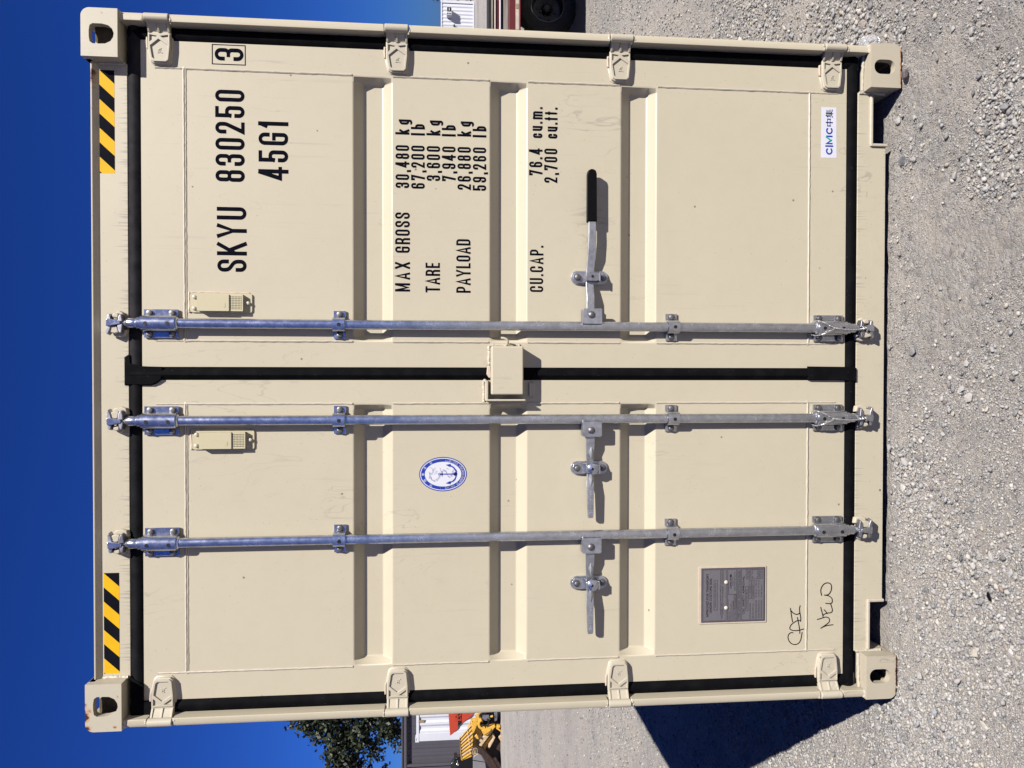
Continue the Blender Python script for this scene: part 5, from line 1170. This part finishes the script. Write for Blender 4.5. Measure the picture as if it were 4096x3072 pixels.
# brown arm with oval maker plate
slab('coupler_arm', 'machine_brown', [(1230, 1100), (1330, 1070), (1480, 1085), (1640, 1240), (1800, 1430), (1920, 1640), (1940, 1760), (1780, 1760), (1680, 1620), (1560, 1440), (1480, 1300), (1380, 1240), (1260, 1320), (1200, 1370)], YY - 0.22, 0.12)
m = mb('worn_tan'); cq = [pz(a_, b_, YY - 0.23) for a_, b_ in ((1215, 1200), (1228, 1120), (1260, 1085), (1320, 1085), (1352, 1110), (1358, 1190), (1340, 1270), (1300, 1300), (1245, 1295), (1222, 1270))]; m.prism(cq, 0.01, org=(0, YY - 0.235, 0)); m.mat('machine_brown')
cq2 = [pz(a_, b_, YY - 0.24) for a_, b_ in ((1232, 1200), (1244, 1132), (1268, 1102), (1312, 1102), (1338, 1122), (1342, 1190), (1326, 1258), (1294, 1284), (1254, 1280), (1238, 1258))]; m.prism(cq2, 0.006, org=(0, YY - 0.238, 0))
a0 = pz(1325, 1265, YY - 0.24); b0 = pz(1325, 1125, YY - 0.24); font_text(m, 'JRB', 'worn_tan', a0[0], b0[0], a0[1], 0.075, YY - 0.241, bold=0.004); m.build('maker_plate', yb)

# --- dark pick-up behind the attachment
YP = 20.3
def pc(a_, b_, Y=YP): q = at(1720 + a_ * 0.13986, 2840 + b_ * 0.13984, Y); return (q.x, q.z)
pk = thing('parked_car', 'dark parked car with a silver lower body, mostly hidden behind the yellow attachment', 'car', (at(1950, 3090, YP).x - 1, YP + 0.8, 0))
m = mb('car_black'); m.prism([pc(a_, b_) for a_, b_ in ((880, 1350), (1230, 1340), (1230, 1420), (1225, 2700), (640, 2700), (600, 1560), (640, 1530), (720, 1430), (800, 1370))], 1.5, org=(0, YP + 0.06, 0), nn=(-0.47, 1, 0)); m.build('cabin', pk, bevel=0.06, seg=3)
m = mb('glass_dark'); m.prism([pc(a_, b_) for a_, b_ in ((585, 1620), (640, 1550), (760, 1450), (770, 1560), (740, 2000), (640, 2000))], 0.02, org=(0, YP + 0.03, 0)); m.build('window', pk)
m = mb('car_silver'); m.prism([pc(a_, b_) for a_, b_ in ((1228, 1330), (1380, 1230), (1480, 1290), (1560, 1440), (1640, 1500), (1640, 2700), (1228, 2700))], 1.5, org=(0, YP, 0), nn=(-0.47, 1, 0)); m.build('body', pk, bevel=0.03)
m = mb('machine_black'); m.prism([pc(a_, b_) for a_, b_ in ((1225, 1425), (1600, 1485), (1600, 1500), (1225, 1445))], 0.01, org=(0, YP - 0.012, 0)); m.build('trim_strip', pk)
m = mb('chrome'); q = pc(785, 1580); m.lathe((q[0], YP + 0.06, q[1]), (0, -1, 0), [(0, 0.05), (0.03, 0.045), (0.05, 0.02)], 14); m.box(q[0] - 0.03, q[0] + 0.14, YP + 0.02, YP + 0.08, q[1] - 0.01, q[1] + 0.012); m.build('mirror', pk, smooth=True, angle=40)
m = mb('machine_black'); q = pc(735, 1455); m.box(q[0] - 0.05, q[0] + 0.06, YP + 0.1, YP + 0.4, q[1] - 0.05, q[1] + 0.05); m.build('roof_rack', pk, bevel=0.01)
for dx in (0.15, 2.4):
    q = pc(1760, 1640); m = mb('tyre_rubber'); m.lathe((q[0] - dx, YP + 0.25, 0.33), (0, -1, 0), [(0, 0.2), (0, 0.31), (0.03, 0.335), (0.2, 0.335), (0.235, 0.30), (0.235, 0.2), (0.2, 0.05)], 24); wq = m.build('wheel', pk, smooth=True, angle=40)
    m = mb('chrome'); m.lathe((q[0] - dx, YP + 0.03, 0.33), (0, -1, 0), [(0, 0.2), (0.012, 0.19), (0.006, 0.05)], 20); m.build('rim', wq, smooth=True, angle=40)

# ================================================================== GRAVEL
ICO_V = []; ph = (1 + 5 ** 0.5) / 2
for a_, b_ in ((-1, ph), (1, ph), (-1, -ph), (1, -ph)): ICO_V += [(a_, b_, 0), (0, a_, b_), (b_, 0, a_)]
bmi = bmesh.new(); bmesh.ops.create_icosphere(bmi, subdivisions=1, radius=1.0); ICO = np.array([v.co[:] for v in bmi.verts], np.float32); ICOF = np.array([[v.index for v in f.verts] for f in bmi.faces], np.int32); bmi.free()
def templates(k, g, jit=0.22):
    T = []
    for _ in range(k):
        v = ICO.copy(); v *= 1 + g.uniform(-jit, jit, (len(v), 1)); 
        for _c in range(6):                                # chop flat facets
            n = g.normal(size=3); n /= np.linalg.norm(n); d = g.uniform(0.45, 0.80); ex = v @ n - d; v -= np.where(ex > 0, ex, 0)[:, None] * n
        T.append(v * np.array([1, g.uniform(0.6, 0.95), g.uniform(0.42, 0.75)]))
    return np.array(T, np.float32)
TPL = templates(40, rng)
def gzv(P_): return np.array([gz(float(x), float(y)) for x, y in P_], np.float32)
PATCH = [(onground(px, py), r_px / 1180.0 * 1.05, wt) for px, py, r_px, wt in (
    (3420, 60, 210, 1.0), (3300, 70, 170, 1.0), (3060, 60, 200, .5), (3985, 380, 95, .8), (3985, 510, 110, .95), (3965, 640, 110, .95), (3920, 740, 90, .8), (3640, 1850, 150, .8), (3655, 1990, 130, .9), (3900, 2300, 230, .9), (3840, 2700, 280, .85),
    (3600, 2900, 260, .9), (4040, 2560, 150, .8), (3620, 640, 60, .6), (3880, 130, 70, .6), (3700, 2330, 200, .5), (3890, 1480, 120, .5), (3760, 1590, 110, .6), (3740, 300, 170, -.9), (3790, 950, 230, -.8), (3770, 1270, 190, -.8), (4030, 100, 120, -.6), (4050, 1000, 150, -.7), (3950, 2880, 90, -.6))]
def dens(P_):
    """patchy spread of loose stone over the packed dust"""
    d = np.array([0.26 + 0.30 * mnoise.noise(Vector((x * 1.9, y * 1.9, 3.3))) + 0.30 * mnoise.noise(Vector((x * 6, y * 6, 7.7))) for x, y in P_], np.float32)
    for c, r2, wt in PATCH: d += 0.75 * wt * np.exp(-((P_[:, 0] - c.x) ** 2 + (P_[:, 1] - c.y) ** 2) / (r2 * r2))
    return d
def scatter(n, x0, x1, y0, y1, smin, smax, power, thr, keep=None):
    P_ = np.stack([rng.uniform(x0, x1, n), rng.uniform(y0, y1, n)], 1); d = dens(P_); ok = d + rng.uniform(-0.35, 0.35, n) > thr; P_ = P_[ok]
    if keep is not None: P_ = P_[keep(P_)]
    s_ = smin + (smax - smin) * rng.uniform(0, 1, len(P_)) ** power; return P_, s_
def clear(P_):
    x, y = P_[:, 0], P_[:, 1]; inside = (np.abs(x) < 1.235) & (y > 0.058) & (y < 12.3); return ~inside
def visible(P_):
    d = np.stack([P_[:, 0] - CAM.x, P_[:, 1] - CAM.y, np.full(len(P_), -CAM.z)], 1); zc = d @ np.array(FW); px = 2048 - FPX * (d @ np.array(UP)) / zc; py = 1536 - FPX * (d @ np.array(RT)) / zc
    return (zc > 0.2) & (px > -60) & (px < 4220) & (py > -160) & (py < 3230)
kp = lambda P_: clear(P_) & visible(P_)
sets = [scatter(90000, -1.5, 1.6, -0.75, 0.06, 0.0014, 0.0045, 2.4, -0.1, kp), scatter(36000, -1.5, 1.6, -0.75, 0.06, 0.0030, 0.0095, 3.2, 0.50, kp), scatter(3600, -1.5, 1.6, -0.75, 0.06, 0.007, 0.0155, 2.4, 0.80, kp), scatter(700, -1.5, 1.6, -0.75, 0.06, 0.006, 0.0130, 1.6, -0.2, kp),
        scatter(24000, 1.2, 2.6, -0.5, 2.2, 0.0028, 0.009, 2.8, 0.0, kp), scatter(9000, 1.2, 2.6, -0.5, 2.2, 0.006, 0.017, 2.4, 0.40, kp), scatter(16000, 1.2, 4.6, 1.0, 6.0, 0.006, 0.016, 2.6, 0.10, kp),
        scatter(34000, -2.2, -1.2, -0.5, 2.2, 0.0026, 0.009, 3.0, 0.0, kp), scatter(4500, -2.2, -1.2, -0.5, 2.2, 0.006, 0.017, 2.4, 0.40, kp), scatter(16000, -4.5, -1.2, 0.5, 6.0, 0.006, 0.016, 2.8, 0.10, kp), scatter(14000, -11, -2, 3.0, 16.0, 0.010, 0.022, 2.4, 0.2, kp)]
P_all = np.concatenate([s_[0] for s_ in sets]); S_all = np.concatenate([s_[1] for s_ in sets]).astype(np.float32)
def make_stones(P_, S_, name):
    n = len(P_); t = TPL[rng.integers(0, len(TPL), n)]; ang = rng.uniform(0, 2 * math.pi, n); ca, sa = np.cos(ang), np.sin(ang); tilt = rng.normal(0, 0.35, n); ct, st = np.cos(tilt), np.sin(tilt)
    v = t * S_[:, None, None]; y1 = v[..., 1] * ct[:, None] - v[..., 2] * st[:, None]; z1 = v[..., 1] * st[:, None] + v[..., 2] * ct[:, None]; x2 = v[..., 0] * ca[:, None] - y1 * sa[:, None]; y2_ = v[..., 0] * sa[:, None] + y1 * ca[:, None]
    zz = gzv(P_); bury = rng.uniform(0.0, 0.5, n) * S_
    vv = np.stack([x2 + P_[:, 0:1], y2_ + P_[:, 1:2], z1 + (zz + bury)[:, None]], -1).reshape(-1, 3).astype(np.float32); nv = ICO.shape[0]
    ff = (ICOF[None] + (np.arange(n) * nv)[:, None, None]).reshape(-1, 3).astype(np.int32)
    me = bpy.data.meshes.new(name); me.vertices.add(len(vv)); me.vertices.foreach_set('co', vv.ravel()); me.loops.add(ff.size); me.loops.foreach_set('vertex_index', ff.ravel()); me.polygons.add(len(ff)); me.polygons.foreach_set('loop_start', np.arange(0, ff.size, 3, dtype=np.int32))
    tone = np.repeat(rng.uniform(0, 1, n).astype(np.float32), nv); at3 = me.attributes.new('tone', 'FLOAT', 'POINT'); at3.data.foreach_set('value', tone); me.update(); me.materials.append(MATS['stone_mix'])
    o = bpy.data.objects.new(name, me); COL.objects.link(o); return o
gv = make_stones(P_all, S_all, 'gravel'); gv['kind'] = 'stuff'
# the larger stones, one object each, children of the ground
BIG = []
for i in range(10):
    me = bpy.data.meshes.new('stone'); v = templates(1, rng, 0.2)[0]
    bm = bmesh.new(); vsb = [bm.verts.new(tuple(q)) for q in v]; [bm.faces.new([vsb[j] for j in f]) for f in ICOF.tolist()]; bmesh.ops.bevel(bm, geom=list(bm.edges), offset=0.06, segments=1, affect='EDGES'); bm.to_mesh(me); bm.free(); me.materials.append(MATS['stone_big']); BIG.append(me)
KNOWN = [(3608, 640, 40), (3655, 640, 30), (3815, 700, 34), (3878, 128, 34), (3610, 120, 30), (3655, 470, 26), (4020, 430, 44), (3590, 485, 28), (3540, 110, 28), (3735, 62, 28), (3800, 115, 24), (4030, 700, 26), (3935, 725, 24), (3870, 720, 22),
         (3620, 1850, 40), (3560, 1790, 26), (3605, 1955, 34), (3650, 1945, 26), (3580, 2015, 24), (3600, 1790, 22), (3585, 1915, 22), (3650, 1405, 42), (3560, 1390, 26), (3745, 1365, 24), (3870, 1590, 40), (3842, 1555, 30), (3760, 1595, 26), (3860, 1455, 26), (4050, 1650, 30), (4058, 1495, 30), (3942, 1635, 26), (3960, 1400, 20), (4000, 1490, 22),
         (3890, 2265, 38), (3945, 2280, 34), (3865, 2330, 26), (3905, 2410, 28), (3905, 2610, 40), (3830, 2725, 42), (3640, 2730, 26), (3730, 2845, 34), (3930, 2905, 36), (3765, 2790, 24), (3675, 2700, 34), (3510, 2870, 26), (4010, 2480, 26), (4060, 2600, 26), (3990, 2545, 28), (3960, 2560, 24), (3700, 2360, 24), (3690, 2620, 22), (4040, 2290, 26), (3520, 2910, 28), (3575, 2905, 22), (3560, 2990, 26), (3850, 2930, 20), (3480, 2920, 22), (3620, 2960, 20),
         (3240, 55, 30), (3330, 60, 26), (3155, 110, 28), (3210, 120, 20), (3420, 90, 24), (3060, 40, 24), (2990, 120, 22), (2880, 90, 20), (2960, 160, 22), (3380, 30, 24), (3460, 60, 24), (3300, 120, 22)]
nst = 0
def big(x, y, s_):
    global nst
    me = BIG[rng.integers(0, len(BIG))]; o = bpy.data.objects.new('stone', me); COL.objects.link(o); s_ *= 0.5
    o.location = (x, y, gz(x, y) + s_ * 0.30); o.rotation_euler = (random.uniform(-.3, .3), random.uniform(-.3, .3), random.uniform(0, 6.28)); o.scale = (s_ * random.uniform(.9, 1.15), s_ * random.uniform(.9, 1.1), s_ * random.uniform(.85, 1.2)); adopt(o, ground); nst += 1
for px, py, s_ in KNOWN:
    q = onground(px, py); big(q.x, q.y, s_ * (q - CAM).dot(FW) / FPX * 1.32)
for (n, x0, x1, y0, y1, a_, b_, thr) in ((85, -1.5, 1.5, -0.7, -0.02, 0.017, 0.030, 0.55), (70, 1.25, 2.4, -0.2, 2.0, 0.018, 0.032, 0.3), (60, -2.6, -1.25, -0.3, 2.2, 0.018, 0.034, 0.2)):
    P_, s_ = scatter(n * 4, x0, x1, y0, y1, a_, b_, 1.6, thr, kp)
    for (x, y), q in list(zip(P_, s_))[:n]: big(float(x), float(y), float(q))
# loose bits lying on the gravel
q = onground(3632, 298); me = BIG[3].copy(); me.materials.clear(); me.materials.append(MATS['purple_stone']); o = bpy.data.objects.new('stone', me); COL.objects.link(o); o.location = (q.x, q.y + 0.01, 0.008); o.scale = (0.026, 0.026, 0.030); adopt(o, ground)
q0, q1 = onground(3966, 2368), onground(3976, 2404); m = mb('grip_black'); m.tube([(q0.x, q0.y, 0.012), ((q0.x + q1.x) / 2, (q0.y + q1.y) / 2 + 0.002, 0.014), (q1.x, q1.y, 0.012)], [0.003, 0.0042, 0.003], 8); o = m.build('rubber_strip', smooth=True); tag(o, 'short black strip of rubber lying on the gravel in front of the left door', 'rubber strip')
q = at(3478, 166, 0.09); m = mb('clear_plastic'); m.lathe((q.x + 0.0, 0.13, 0.055), (0.25, 0.0, -1.0), [(-0.032, 0.004), (-0.030, 0.016), (-0.02, 0.026), (0.0, 0.030), (0.02, 0.029), (0.035, 0.024), (0.042, 0.008)], 22); o = m.build('plastic_bottle', smooth=True, angle=0); o.location = (0.012, 0, 0); tag(o, 'crushed piece of clear plastic bottle lying behind the lower right corner casting', 'plastic bottle')
